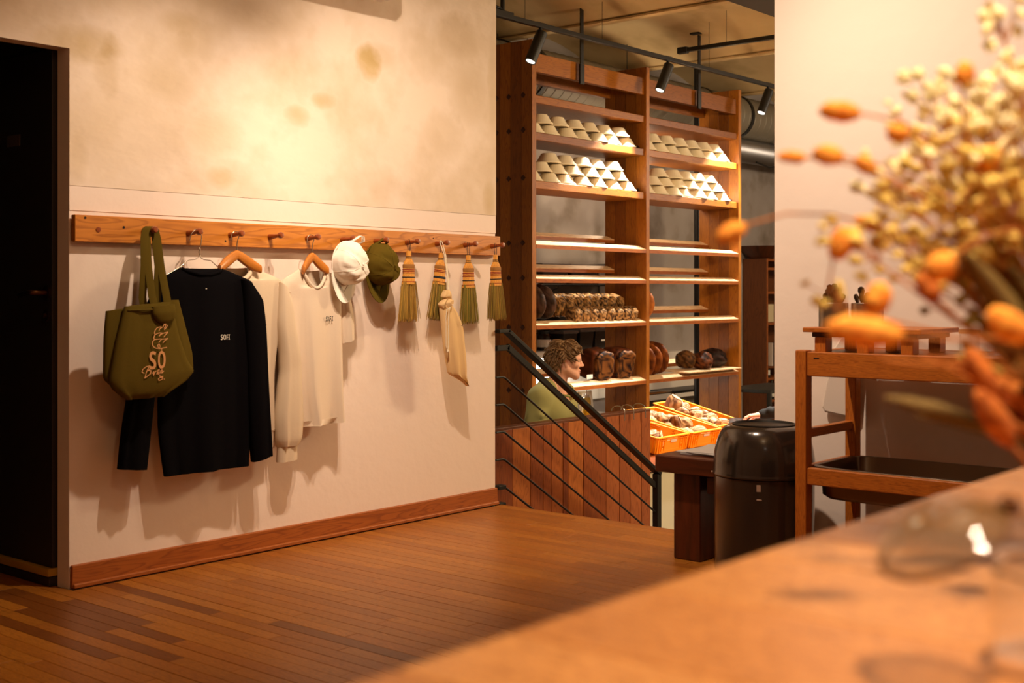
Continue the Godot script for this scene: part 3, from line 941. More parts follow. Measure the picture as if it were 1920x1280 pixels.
func kitchen() -> void:
	var steel := mat("brushed steel")
	var dark_bin := mat("smoky plastic", Color(0.10, 0.085, 0.085), 0.3)
	var grey_bin := mat("grey plastic", Color(0.36, 0.32, 0.31), 0.4)
	var wire := mat("wire grey", Color(0.25, 0.24, 0.23), 0.4, 0.6)
	# wall shelves
	var groups := "smoky storage tubs on the kitchen racks"
	for q in [[1.185, "upper"], [0.845, "middle"]]:
		var o := thing("wire_rack", "%s grey wire rack on the back wall behind the near shelf bay" % q[1], "rack", v3(9.2, q[0], 7.19))
		for k in 9:
			part(o, "long_wire", M.new().tube([Vector3(-1.2, 0, 0.2 - 0.05 * k), Vector3(1.2, 0, 0.2 - 0.05 * k)], 0.004, 6), wire)
		for k in 9:
			part(o, "cross_wire", M.new().tube([Vector3(-1.2 + 0.3 * k, -0.006, 0.21), Vector3(-1.2 + 0.3 * k, -0.006, -0.21)], 0.003, 6), wire)
		for sx in [-0.28, 0.9]:
			part(o, "bracket", M.new().tube([Vector3(sx, -0.005, 0.2), Vector3(sx, -0.03, 0.2), Vector3(sx, -0.16, -0.2), Vector3(sx, 0.0, -0.2)], 0.006, 6), wire)
	var spots := [[1.19, 8.92, 0.40, 0.19, 0], [1.19, 9.36, 0.42, 0.19, 0], [1.19, 9.66, 0.15, 0.19, 1], [1.19, 9.93, 0.35, 0.20, 2], [0.852, 9.12, 0.3, 0.21, 0], [0.852, 9.47, 0.36, 0.23, 0], [0.852, 9.86, 0.36, 0.22, 1], [0.582, 8.93, 0.13, 0.19, 3], [0.582, 9.14, 0.22, 0.18, 0], [0.582, 9.40, 0.22, 0.19, 0], [0.582, 9.64, 0.22, 0.19, 0], [0.582, 9.86, 0.13, 0.16, 1]]
	var names := ["first smoky tub on the upper wire rack", "second smoky tub on the upper wire rack", "narrow grey tub on the upper wire rack", "black lidded tray box on the upper wire rack", "first smoky tub behind the seeded loaves", "second smoky tub behind the seeded loaves", "grey tub behind the seeded loaves near the post", "brown-labelled jar on the white kitchen shelf", "dark tub beside the jar on the white kitchen shelf", "middle dark tub on the white kitchen shelf", "dark tub with a small label on the white kitchen shelf", "grey tub at the post end of the white kitchen shelf"]
	for k in spots.size():
		var s = spots[k]
		var o := thing("storage_tub" if s[4] != 3 else "jar", names[k], "container" if s[4] != 3 else "jar", v3(s[1], s[0], 7.16))
		if s[4] == 3:
			part(o, "glass_body", M.new().lathe([Vector2(0, 0), Vector2(0.062, 0), Vector2(0.066, 0.01), Vector2(0.066, 0.12), Vector2(0.05, 0.145), Vector2(0.05, 0.155)], 20), mat("brown glass", Color(0.14, 0.08, 0.04), 0.2))
			part(o, "lid", M.new().lathe([Vector2(0, 0.155), Vector2(0.054, 0.155), Vector2(0.054, 0.18), Vector2(0, 0.182)], 20), mat("black metal"))
			part(o, "paper_label", M.new().lathe([Vector2(0.0665, 0.03), Vector2(0.0672, 0.03), Vector2(0.0672, 0.1), Vector2(0.0665, 0.1)], 20), mat("label tan", Color(0.55, 0.42, 0.28), 0.7))
			continue
		var mm: Material = [dark_bin, grey_bin, mat("black metal")][s[4]]
		var w: float = s[2] / 2
		var h: float = s[3]
		var rings := []
		for pr in [[0.88, 0.0], [0.9, 0.006], [1.0, h - 0.03], [1.0, h - 0.03]]:
			var ring := PackedVector3Array()
			for cc in [[-1, -1], [-0.9, -1.06], [0.9, -1.06], [1, -1], [1, 1], [0.9, 1.06], [-0.9, 1.06], [-1, 1]]:
				ring.append(Vector3(cc[0] * w * pr[0], pr[1], cc[1] * 0.14 * pr[0]))
			rings.append(ring)
		part(o, "tub", M.new().loft(rings, true, true), mm)
		part(o, "lid", M.new().box(Vector3(0, h - 0.015, 0), Vector3(s[2] + 0.016, 0.028, 0.31), 0.006), grey_bin if s[4] == 0 else mm)
		if k == 10 or k == 0:
			part(o, "paper_label", M.new().box(Vector3(0.02, h * 0.45, 0.139), Vector3(0.06, 0.035, 0.004), 0.001), mat("label tan"))
	var ks := thing("kitchen_shelf", "white-edged kitchen shelf on the back wall above the white tiles", "shelf", v3(9.2, 0.562, 7.17))
	part(ks, "board", M.new().box(Vector3.ZERO, Vector3(2.6, 0.036, 0.42), 0.004), mat("kitchen white", Color(0.85, 0.83, 0.8), 0.4))
	part(ks, "bracket", M.new().box(Vector3(0.9, -0.1, -0.05), Vector3(0.03, 0.18, 0.3), 0.003), mat("kitchen white"))
	# lamp placed under the shelf to turn the tiles bright white
	var lamp := thing("under_shelf_lamp", "tube lamp placed to whiten the tiles under the kitchen shelf behind the man's head", "lamp", v3(8.98, 0.515, 7.08))
	var glow := mat("tube glow", Color.WHITE, 0.4)
	glow.emission_enabled = true
	glow.emission = Color(1, 0.95, 0.88)
	glow.emission_energy_multiplier = 4.0
	part(lamp, "housing", M.new().box(Vector3(0, 0.018, 0), Vector3(0.56, 0.02, 0.09), 0.003), mat("kitchen white"))
	part(lamp, "glowing_tube", M.new().tube([Vector3(-0.26, -0.004, 0), Vector3(0.26, -0.004, 0)], 0.014, 12), glow)
	var al := AreaLight3D.new()
	al.name = "tube_light"
	al.light_color = Color(1, 0.95, 0.88)
	al.light_energy = 2.2
	al.area_size = Vector2(0.52, 0.05)
	al.area_range = 8.0
	al.shadow_enabled = true
	lamp.add_child(al, true)
	al.position = Vector3(0, -0.022, 0)
	al.rotation.x = -PI / 2
	# white tiled splashback and worktop
	var sb := thing("splashback", "white tiled splashback, bright under the kitchen shelf", "splashback", v3(9.2, 0.29, 7.385))
	for r in 3:
		for k in 17:
			part(sb, "tile", M.new().box(Vector3(-1.28 + 0.16 * k, -0.16 + 0.163 * r, 0), Vector3(0.157, 0.16, 0.012), 0.002), mat("tile white", Color(0.93, 0.92, 0.9), 0.25))
	part(sb, "grout", M.new().box(Vector3(0, 0, -0.006), Vector3(2.74, 0.5, 0.006), 0.001), mat("grout", Color(0.6, 0.58, 0.55), 0.9))
	var wt := thing("worktop", "steel kitchen worktop behind the bread shelf", "worktop", v3(8.5, 0.02, 7.1))
	part(wt, "top", M.new().box(Vector3.ZERO, Vector3(1.3, 0.04, 0.55), 0.004), steel)
	part(wt, "cupboard_front", M.new().box(Vector3(0, -0.48, 0.02), Vector3(1.26, 0.9, 0.49), 0.004), mat("kitchen white"))
	# things by the man's chest
	var sq := thing("squeeze_bottle", "pale yellow squeeze bottle with a bent white nozzle", "bottle", v3(8.70, 0.032, 6.50))
	part(sq, "body", M.new().lathe([Vector2(0, 0), Vector2(0.036, 0), Vector2(0.038, 0.01), Vector2(0.038, 0.14), Vector2(0.03, 0.165), Vector2(0.02, 0.17)], 18), mat("sauce yellow", Color(0.85, 0.74, 0.36), 0.4))
	part(sq, "sauce_level", M.new().lathe([Vector2(0.0385, -0.0), Vector2(0.0392, 0.0), Vector2(0.0392, 0.06), Vector2(0.0385, 0.06)], 18), mat("strong yellow", Color(0.9, 0.66, 0.05), 0.4))
	part(sq, "nozzle", M.new().lathe([Vector2(0, 0.168), Vector2(0.022, 0.168), Vector2(0.02, 0.19), Vector2(0.006, 0.2), Vector2(0.004, 0.24), Vector2(0, 0.242)], 14).tube([Vector3(-0.01, 0.185, 0), Vector3(-0.05, 0.2, 0), Vector3(-0.06, 0.17, 0)], 0.004, 8), mat("kitchen white"))
	var prep := thing("prep_table", "low steel prep table carrying the squeeze bottle and paper", "table", v3(8.72, 0.015, 6.62))
	part(prep, "top", M.new().box(Vector3(0.0, 0, 0), Vector3(0.9, 0.03, 0.32), 0.003), steel)
	for k in 4:
		part(prep, "leg", M.new().box(Vector3(0.4 * (1 if k & 1 else -1), -0.48, 0.13 * (1 if k & 2 else -1)), Vector3(0.035, 0.93, 0.035), 0.003), steel)
	var ph := thing("paper_holder", "white sheet of paper in a clear holder behind the squeeze bottle", "paper holder", v3(8.87, 0.03, 6.62))
	part(ph, "sheet", M.new().box(Vector3(0, 0.11, 0), Vector3(0.21, 0.2, 0.003), 0.001, 0, Transform3D(Basis(Vector3.RIGHT, -0.15), Vector3.ZERO)), mat("card white"))
	part(ph, "holder_foot", M.new().box(Vector3(0, 0.008, 0.0), Vector3(0.22, 0.012, 0.09), 0.002), grey_bin)
	# service trolley below the far bay
	var tro := thing("trolley", "black trolley with a bent chrome tube handle behind the crates", "trolley", v3(10.13, -0.93, 6.75))
	part(tro, "handle", M.new().tube([Vector3(-0.33, 0.6, 0.1), Vector3(-0.33, 1.0, 0.1), Vector3(-0.31, 1.06, 0.1), Vector3(-0.25, 1.08, 0.1), Vector3(0.12, 1.08, 0.1), Vector3(0.18, 1.06, 0.1), Vector3(0.2, 1.0, 0.1), Vector3(0.2, 0.6, 0.1)], 0.018, 12), mat("chrome"))
	part(tro, "tray", M.new().box(Vector3(0.62, 1.07, 0), Vector3(0.95, 0.025, 0.3), 0.008), mat("black metal"))
	part(tro, "cabinet_body", M.new().box(Vector3(0.5, 0.45, 0), Vector3(1.2, 0.7, 0.3), 0.01), mat("black metal"))
	for k in 4:
		part(tro, "wheel", M.new().lathe([Vector2(0, -0.015), Vector2(0.045, -0.015), Vector2(0.05, 0), Vector2(0.045, 0.015), Vector2(0, 0.015)], 16, Transform3D(Basis(Vector3.RIGHT, PI / 2), Vector3(0.5 + (0.5 if k & 1 else -0.5), 0.05, 0.1 if k & 2 else -0.1))), mat("black metal"))
	var ledge := struct("trim_6", M.new().box(v3(11.6, 0.23, 7.33), Vector3(2.0, 0.5, 0.14), 0.008), mat("kitchen white"), "white ledge at the foot of the back wall behind the far bay")
	ledge.set_meta("kind", "structure")
	# dark wine cabinet
	var cw := mat("cabinet wood")
	var lighter := mat("slat wood")  # lighter wood for the shelf boards and edge strip
	var cab := thing("wine_cabinet", "tall dark wooden wine cabinet with open shelves beside the pier", "cabinet", v3(12.97, -0.93, 7.08))
	part(cab, "cabinet_panel", M.new().box(Vector3(0.015, 1.22, -0.155), Vector3(0.03, 2.44, 0.31), 0.003, 1), cw)
	part(cab, "cabinet_panel", M.new().box(Vector3(1.185, 1.22, -0.155), Vector3(0.03, 2.44, 0.31), 0.003, 1), cw)
	part(cab, "cabinet_back", M.new().box(Vector3(0.6, 1.22, -0.302), Vector3(1.14, 2.44, 0.014), 0.002, 1), cw)
	for y in [2.425, 2.32, 2.04, 1.675, 1.17, 1.03, 0.77, 0.4, 0.05]:
		part(cab, "shelf_board", M.new().box(Vector3(0.6, y, -0.15), Vector3(1.14, 0.03, 0.29), 0.003, 0), lighter)
	part(cab, "edge_strip", M.new().box(Vector3(0.015, 1.22, 0.004), Vector3(0.03, 2.44, 0.008), 0.002, 1), lighter)
	for q in [[0.785, 0.10], [0.785, 0.22], [1.045, 0.1]]:
		var bo := thing("wine_bottle", "dark wine bottle with white label, %s" % ["lower cabinet shelf, at the pier side", "lower cabinet shelf, second along", "middle cabinet shelf"][[0.10, 0.22, 0.1].find(q[1]) if q[0] < 1 else 2], "bottle", v3(12.97 + q[1], -0.93 + q[0], 7.13))
		part(bo, "glass", M.new().lathe([Vector2(0, 0), Vector2(0.036, 0), Vector2(0.038, 0.008), Vector2(0.038, 0.13 if q[0] > 1 else 0.18), Vector2(0.014, 0.15 if q[0] > 1 else 0.23), Vector2(0.014, 0.16 if q[0] > 1 else 0.30), Vector2(0, 0.165 if q[0] > 1 else 0.30)], 16, Transform3D(Basis().scaled(Vector3(1, 0.8, 1)), Vector3.ZERO)), mat("bottle glass", Color(0.03, 0.035, 0.02), 0.15))
		part(bo, "label", M.new().lathe([Vector2(0.0385, 0.03), Vector2(0.039, 0.03), Vector2(0.039, 0.09), Vector2(0.0385, 0.09)], 16), mat("card white"))
	for q in 4:
		var bk := tag(part(self, "booklet", M.new().box(v3(13.03 + 0.035 * q, -0.93 + 1.32, 7.12), Vector3(0.02, 0.27, 0.18), 0.003), mat("booklet paper %d" % (q % 2), [Color(0.75, 0.7, 0.66), Color(0.35, 0.28, 0.26)][q % 2], 0.7)), "%s upright booklet from the cabinet's side panel" % ordinal(q), "booklet", "booklets in the wine cabinet")
		bk.set_meta("category", "booklet")
	tag(part(self, "paper_box", M.new().box(v3(13.08, -0.93 + 1.80, 7.14), Vector3(0.14, 0.21, 0.12), 0.004), mat("box cream", Color(0.78, 0.72, 0.58), 0.7)), "cream cardboard box on the upper cabinet shelf", "box")
	var bw := thing("wooden_bowl", "wide dark wooden bowl on top of the wine cabinet", "bowl", v3(13.09, 1.51, 7.2))
	part(bw, "bowl", M.new().lathe([Vector2(0, 0), Vector2(0.13, 0), Vector2(0.17, 0.02), Vector2(0.29, 0.13), Vector2(0.30, 0.145), Vector2(0.285, 0.145), Vector2(0.16, 0.04), Vector2(0, 0.03)], 32), wood("bowl wood", "dark", Color(0.347, 0.176, 0.070), 0.4))
	# grey metal side frame
	var fr := thing("metal_frame_table", "grey square-tube table frame beside the far shelf post", "table", v3(11.6, -0.93, 6.3))
	for sx in [-0.45, 0.45]:
		for sz in [-0.25, 0.25]:
			part(fr, "leg", M.new().box(Vector3(sx, 0.52, sz), Vector3(0.035, 1.04, 0.035), 0.003), mat("frame grey", Color(0.2, 0.2, 0.19), 0.5))
	part(fr, "frame", M.new().box(Vector3(0, 1.05, 0), Vector3(0.94, 0.035, 0.54), 0.004), mat("frame grey"))

func screen_and_counter() -> void:
	# plank-clad screen behind the stair
	wood("cap wood", "fir", Color(0.408, 0.220, 0.079), 0.45)
	var sc := thing("plank_screen", "waist-high screen of upright reddish planks behind the stair railing", "screen")
	var edges := [5.06, 5.16, 5.27, 5.437, 5.598, 5.716, 5.798, 5.907, 5.96, 6.111, 6.347, 6.493, 6.611, 6.739, 6.845]
	var tones := [Color(0.624, 0.338, 0.135), Color(0.686, 0.392, 0.162), Color(0.551, 0.283, 0.108), Color(0.728, 0.436, 0.184), Color(0.593, 0.316, 0.126)]
	for k in edges.size() - 1:
		var w: float = edges[k + 1] - edges[k]
		var late = edges[k] > 6.3
		var mm := wood("screen plank %d" % (k % 5) if not late else "screen pale %d" % (k % 2), "fir", tones[k % 5] if not late else [Color(0.66, 0.38, 0.19), Color(0.61, 0.34, 0.17)][k % 2], 0.45, 4.0, 0.5, Vector2(k * 0.31, k * 0.17))
		part(sc, "plank", M.new().box(v3(edges[k] + w / 2, -0.30 + 0.0, 4.60 + rnd(-0.0015, 0.0015)), Vector3(w - 0.003, 1.27, 0.022), 0.003, 1, Transform3D(), Vector2(k * 0.37, k * 0.7)), mm)
	part(sc, "cap_board", M.new().box(v3(5.952, 0.341, 4.625), Vector3(1.79, 0.018, 0.075), 0.004, 0), mat("cap wood"))
	part(sc, "backing", M.new().box(v3(5.95, -0.3, 4.63), Vector3(1.78, 1.26, 0.03), 0.002, 1), mat("fir end"))
	for q in 3:
		var x: float = [6.509, 6.612, 6.745][q]
		var h := thing("chrome_hook", "chrome S hook over the screen top, %s from the man" % ordinal(q), "hook", v3(x, 0.35, 4.62), 0.0)
		var pts := []
		for k in 11:
			var a := PI * k / 10.0
			pts.append(Vector3(0, 0.006 + 0.034 * sin(a), 0.05 * cos(a) + 0.008))
		pts.push_front(Vector3(0.0, -0.05, 0.058))
		part(h, "wire", M.new().tube(pts, 0.0042, 8), mat("chrome"))
	# serving counter
	var co := thing("serving_counter", "serving counter with a red-brown wooden top and pale front", "counter", v3(8.05, -0.93, 4.99))
	part(co, "top", M.new().box(Vector3(0, 0.88, 0), Vector3(2.4, 0.045, 0.78), 0.006, 0), wood("counter top red", "fir", Color(0.632, 0.319, 0.114), 0.35, 3.0, 0.4))
	part(co, "face_panel", M.new().box(Vector3(0, 0.54, 0.355), Vector3(2.36, 0.62, 0.03), 0.004), mat("pale panel", Color(0.80, 0.78, 0.68), 0.6))
	part(co, "kick_panel", M.new().box(Vector3(0, 0.115, 0.345), Vector3(2.36, 0.23, 0.03), 0.004), mat("pale panel b", Color(0.72, 0.70, 0.6), 0.6))
	part(co, "carcass", M.new().box(Vector3(0, 0.43, -0.02), Vector3(2.34, 0.85, 0.68), 0.004), mat("pale panel b"))
	tag(part(self, "paper_sheet", M.new().box(v3(9.0, -0.024, 4.93), Vector3(0.42, 0.003, 0.32), 0.001, 0, Transform3D()), mat("card white")), "white sheet of paper on the counter beside the last crate", "paper")

func crates() -> void:
	var om := mat("crate orange", Color(1.0, 0.64, 0.02), 0.4)
	var w := 0.40
	var l := 0.60
	var h := 0.122
	# one crate: floor, four walls with a grip hole and round holes between ribs, a rim and a label
	var spots := [[7.51, -0.022, 4.86, "orange bread crate with large bread chunks, beside the plank screen"], [7.95, -0.022, 4.86, "middle orange bread crate filled with dark rolls and a square loaf"], [8.53, -0.028, 4.99, "orange bread crate at the back, heaped with small sliced pieces"]]
	var body := M.new()
	body.box(Vector3(0, 0.006, -l / 2), Vector3(w - 0.03, 0.012, l - 0.03), 0.002)
	for side in 4:
		var ln := w if side < 2 else l
		var rot := Basis(Vector3.UP, [0.0, PI, PI / 2, -PI / 2][side])
		var off: Vector3 = [Vector3(0, 0, 0), Vector3(0, 0, -l), Vector3(w / 2, 0, -l / 2), Vector3(-w / 2, 0, -l / 2)][side]
		var xf := Transform3D(rot, off)
		body.box(Vector3(0, h - 0.005, 0.003), Vector3(ln + 0.006, 0.012, 0.022), 0.003, 0, xf)
		body.box(Vector3(0, h - 0.024, 0.0), Vector3(ln, 0.005, 0.014), 0.001, 0, xf)
		body.box(Vector3(0, 0.012, -0.004), Vector3(ln - 0.012, 0.024, 0.008), 0.002, 0, xf)
		# wall panels left of, between and right of the pierced strips
		var hole_x := [-0.30 * ln, 0.30 * ln]
		body.box(Vector3(0, 0.055, -0.004), Vector3(0.6 * ln - 0.036, 0.064, 0.005), 0.001, 0, xf)
		body.box(Vector3(-0.12 * ln - 0.05, 0.1, -0.004), Vector3(0.3 * ln - 0.06, 0.028, 0.005), 0.001, 0, xf)
		body.box(Vector3(0.12 * ln + 0.05, 0.1, -0.004), Vector3(0.3 * ln - 0.06, 0.028, 0.005), 0.001, 0, xf)
		for s in [-1.0, 1.0]:
			body.box(Vector3(s * (0.39 * ln + 0.009), 0.066, -0.004), Vector3(0.2 * ln - 0.03, 0.088, 0.005), 0.001, 0, xf)
			for hx in hole_x:
				body.box(Vector3(hx + s * 0.018, 0.066, -0.001), Vector3(0.005, 0.1, 0.012), 0.001, 0, xf)
			body.box(Vector3(s * (ln / 2 - 0.012), 0.06, 0.0), Vector3(0.016, 0.11, 0.012), 0.003, 0, xf)
			body.box(Vector3(s * (ln / 2 - 0.036), 0.06, 0.0), Vector3(0.005, 0.11, 0.01), 0.001, 0, xf)
		for hx in hole_x:
			for k in 4:
				body.box(Vector3(hx, 0.027 + 0.025 * k, -0.004), Vector3(0.034, 0.006, 0.005), 0.001, 0, xf)
			body.box(Vector3(hx, 0.066, -0.004), Vector3(0.005, 0.1, 0.005), 0.001, 0, xf)
	var bm := body.mesh()
	for k in 3:
		var s = spots[k]
		var o := thing("bread_crate", s[3], "crate", v3(s[0], s[1], s[2]), 0.0, "orange bread crates")
		o.rotation.x = [0.165, 0.205, 0.235][k]
		var shl := part(o, "shell", bm, om)
		part(shl, "paper_label", M.new().box(Vector3(0.01, 0.086 if k != 1 else 0.09, 0.004), Vector3(0.075, 0.024, 0.002), 0.0005), mat("card white"))
		var wedge := thing("crate_support", "hidden wooden block propping up the back of the %s crate" % ["first", "middle", "last"][k], "block", v3(s[0], s[1] + 0.0, s[2] + 0.45))
		part(wedge, "block", M.new().box(Vector3(0, 0.045, 0), Vector3(0.34, 0.085, 0.06), 0.003, 0), mat("fir end"))
		var list := []
		match k:
			0: list = [[-0.09, -0.10, 0.085, 0.075, 0.06, 0.06, 1], [-0.12, -0.24, 0.08, 0.07, 0.05, 0.06, 0], [0.04, -0.08, 0.05, 0.035, 0.03, 0.03, 1], [0.10, -0.12, 0.05, 0.035, 0.028, 0.03, 0], [0.02, -0.17, 0.06, 0.04, 0.035, 0.04, 1], [0.12, -0.25, 0.05, 0.045, 0.03, 0.04, 0], [0.0, -0.33, 0.07, 0.06, 0.045, 0.05, 1], [-0.10, -0.40, 0.08, 0.06, 0.05, 0.05, 0], [0.10, -0.42, 0.07, 0.06, 0.05, 0.06, 1]]
			1: list = [[0.02, -0.09, 0.085, 0.085, 0.045, 0.06, 0], [0.12, -0.12, 0.085, 0.06, 0.04, 0.05, 0], [-0.10, -0.11, 0.08, 0.075, 0.045, 0.06, 0], [0.06, -0.23, 0.11, 0.065, 0.055, 0.06, 0], [-0.05, -0.24, 0.11, 0.075, 0.07, 0.028, 2], [-0.13, -0.26, 0.08, 0.06, 0.045, 0.06, 0], [-0.02, -0.38, 0.115, 0.085, 0.045, 0.06, 0], [-0.12, -0.42, 0.085, 0.075, 0.05, 0.07, 0], [0.10, -0.38, 0.09, 0.07, 0.045, 0.06, 0], [0.05, -0.50, 0.09, 0.08, 0.045, 0.06, 0]]
			2: list = [[-0.06, -0.12, 0.105, 0.055, 0.035, 0.045, 1], [0.05, -0.10, 0.10, 0.05, 0.035, 0.04, 1], [0.13, -0.14, 0.09, 0.045, 0.03, 0.035, 0], [-0.13, -0.17, 0.10, 0.04, 0.035, 0.04, 2], [0.0, -0.2, 0.115, 0.06, 0.035, 0.04, 1], [0.10, -0.23, 0.10, 0.045, 0.04, 0.04, 0], [-0.10, -0.27, 0.12, 0.05, 0.04, 0.035, 1], [-0.01, -0.3, 0.115, 0.05, 0.03, 0.035, 1], [-0.13, -0.37, 0.115, 0.055, 0.04, 0.04, 1], [0.05, -0.37, 0.12, 0.05, 0.025, 0.04, 2], [-0.03, -0.43, 0.12, 0.05, 0.04, 0.035, 0], [0.13, -0.36, 0.1, 0.045, 0.03, 0.04, 0], [-0.07, -0.51, 0.135, 0.085, 0.075, 0.05, 1], [0.07, -0.49, 0.115, 0.05, 0.04, 0.05, 0], [-0.15, -0.48, 0.1, 0.04, 0.03, 0.04, 0], [0.08, -0.29, 0.11, 0.05, 0.03, 0.03, 1]]
		var kinds := ["dark crusty bread roll", "cut bread chunk showing its speckled crumb", "pale square piece of bread"]
		var n := 0
		for q in list:
			var pos: Vector3 = o.transform * Vector3(q[0], q[2] - 0.012, q[1])
			n += 1
			var word := "%s in the %s crate, piece %s from the front" % [kinds[q[6]], ["screen-side", "middle", "back"][k], ["first", "second", "third", "fourth", "fifth", "sixth", "seventh", "eighth", "ninth", "tenth", "eleventh", "twelfth", "thirteenth", "fourteenth", "fifteenth", "sixteenth"][n - 1]]
			var b := thing("bread_piece", word, "bread", pos, 0.0, "bread pieces in the orange crates")
			b.rotation = Vector3(rnd(-0.25, 0.45), rnd(-1.2, 1.2), rnd(-0.3, 0.3))
			if q[6] == 0:
				part(b, "crust", crust(Vector3(q[3], q[4], q[5]), Color(0.42, 0.26, 0.15), Color(0.86, 0.71, 0.54), 200 + n + k * 20, 0.006, 18.0, 2.1, 0.8, 22, 14), crust_mat())
			else:
				# a chunk: boxy wedge with a cut face turned to the viewer
				var cm := crust(Vector3(q[3], q[4], q[5]), Color(0.34, 0.20, 0.11), Color(0.72, 0.53, 0.36), 300 + n + k * 20, 0.006, 20.0, 3.0, 0.9, 22, 14)
				part(b, "crust", cm, crust_mat())
				var fx := crust(Vector3(q[3] * 0.9, q[4] * 0.86, 0.006), Color(0.62, 0.46, 0.30), Color(0.95, 0.85, 0.70), 400 + n, 0.002, 40.0, 3.0, 1.0, 24, 12, 2.4)
				part(b, "crumb_face", fx, crust_mat(), Transform3D(Basis(), Vector3(0, 0, q[5] * 0.98)))
				part(b, "crumb_face", fx, crust_mat(), Transform3D(Basis(Vector3.RIGHT, PI / 2).scaled_local(Vector3(0.8, 0.6, 1)), Vector3(0, q[4] * 0.93, 0)))

func railing() -> void:
	var o := thing("stair_railing", "dark steel stair railing of two flat rails and thin bars sloping down", "railing")
	var s := mat("steel rail")
	var d := 4.30
	var bar := func(a: Vector2, b: Vector2, hgt: float, dep: float) -> M:
		var dir := b - a
		var xf := Transform3D(Basis(Vector3.BACK, atan2(dir.y, dir.x)), Vector3((a.x + b.x) / 2, (a.y + b.y) / 2, -d))
		return M.new().box(Vector3.ZERO, Vector3(dir.length(), hgt, dep), 0.003, 0, xf)
	# handrail and second rail: short level stub, then down
	part(o, "handrail", bar.call(Vector2(4.957, 0.912), Vector2(5.05, 0.912), 0.02, 0.05), s)
	part(o, "handrail", bar.call(Vector2(5.035, 0.916), Vector2(6.503, -0.012), 0.022, 0.05), s)
	part(o, "guard_rail", bar.call(Vector2(4.957, 0.822), Vector2(5.06, 0.822), 0.03, 0.02), s)
	part(o, "guard_rail", bar.call(Vector2(5.045, 0.83), Vector2(6.47, -0.085), 0.034, 0.02), s)
	part(o, "end_post", M.new().box(v3(6.485, -0.475, d), Vector3(0.045, 0.93, 0.04), 0.003), s)
	for k in 5:
		var y0: float = 0.668 - 0.1455 * k
		var run := 1.445
		var x1 := 6.47
		var slope := -0.632
		part(o, "thin_bar", M.new().tube([v3(4.957, y0, d), v3(5.012, y0, d), v3(5.03, y0 - 0.006, d), v3(x1, y0 + slope * (x1 - 5.02), d)], 0.0062, 8), s)
		if k == 4:
			part(o, "bracket", M.new().box(v3(4.985, y0 + 0.0, d - 0.0), Vector3(0.06, 0.022, 0.05), 0.003), s)
	part(o, "bracket", M.new().box(v3(4.985, -0.015, d), Vector3(0.055, 0.04, 0.05), 0.003), s)

# ---------- people ----------
func finger(f: Field, pts: Array, r0: float, r1: float) -> void:
	for k in pts.size() - 1:
		f.cap(pts[k], pts[k + 1], lerpf(r0, r1, k / float(pts.size() - 1)), lerpf(r0, r1, (k + 1) / float(pts.size() - 1)), 0.004)

# hand in its own axes: wrist at 0, fingers towards +z, palm down (-y), thumb on the side of s
func hand_mesh(m: M, xf: Transform3D, s: float, curl: float, h: float) -> void:
	var f := Field.new(Vector3(-0.075, -0.085, -0.05), Vector3(0.075, 0.04, 0.20), h)
	f.cap(Vector3(0, 0, -0.05), Vector3(0, 0, 0.015), 0.027, 0.028, 0.01, false, Vector3(1, 1.25, 1))
	for k in 4:
		var x := (-0.028 + 0.0187 * k) * s
		f.cap(Vector3(x * 0.7, 0, 0.015), Vector3(x, 0.004, 0.085), 0.015, 0.012, 0.012)
	f.cap(Vector3(-0.012 * s, -0.006, 0.02), Vector3(-0.022 * s, -0.01, 0.045), 0.018, 0.015, 0.012)
	for k in 4:
		var x := (-0.028 + 0.0187 * k) * s
		var ln: float = [0.078, 0.088, 0.082, 0.064][k]
		var p := Vector3(x, 0.004, 0.085)
		var pts := [p]
		var a := curl * 0.6
		for j in 3:
			var seg = ln * [0.44, 0.31, 0.25][j]
			p += Vector3((k - 1.2) * 0.06 * seg * s, -sin(a) * seg, cos(a) * seg)
			pts.append(p)
			a += curl
		finger(f, pts, 0.0098, 0.0072)
	finger(f, [Vector3(-0.026 * s, -0.008, 0.03), Vector3(-0.05 * s, -0.02, 0.055), Vector3(-0.052 * s, -0.036, 0.083), Vector3(-0.045 * s, -0.046, 0.105)], 0.0125, 0.0085)
	f.into(m, xf)

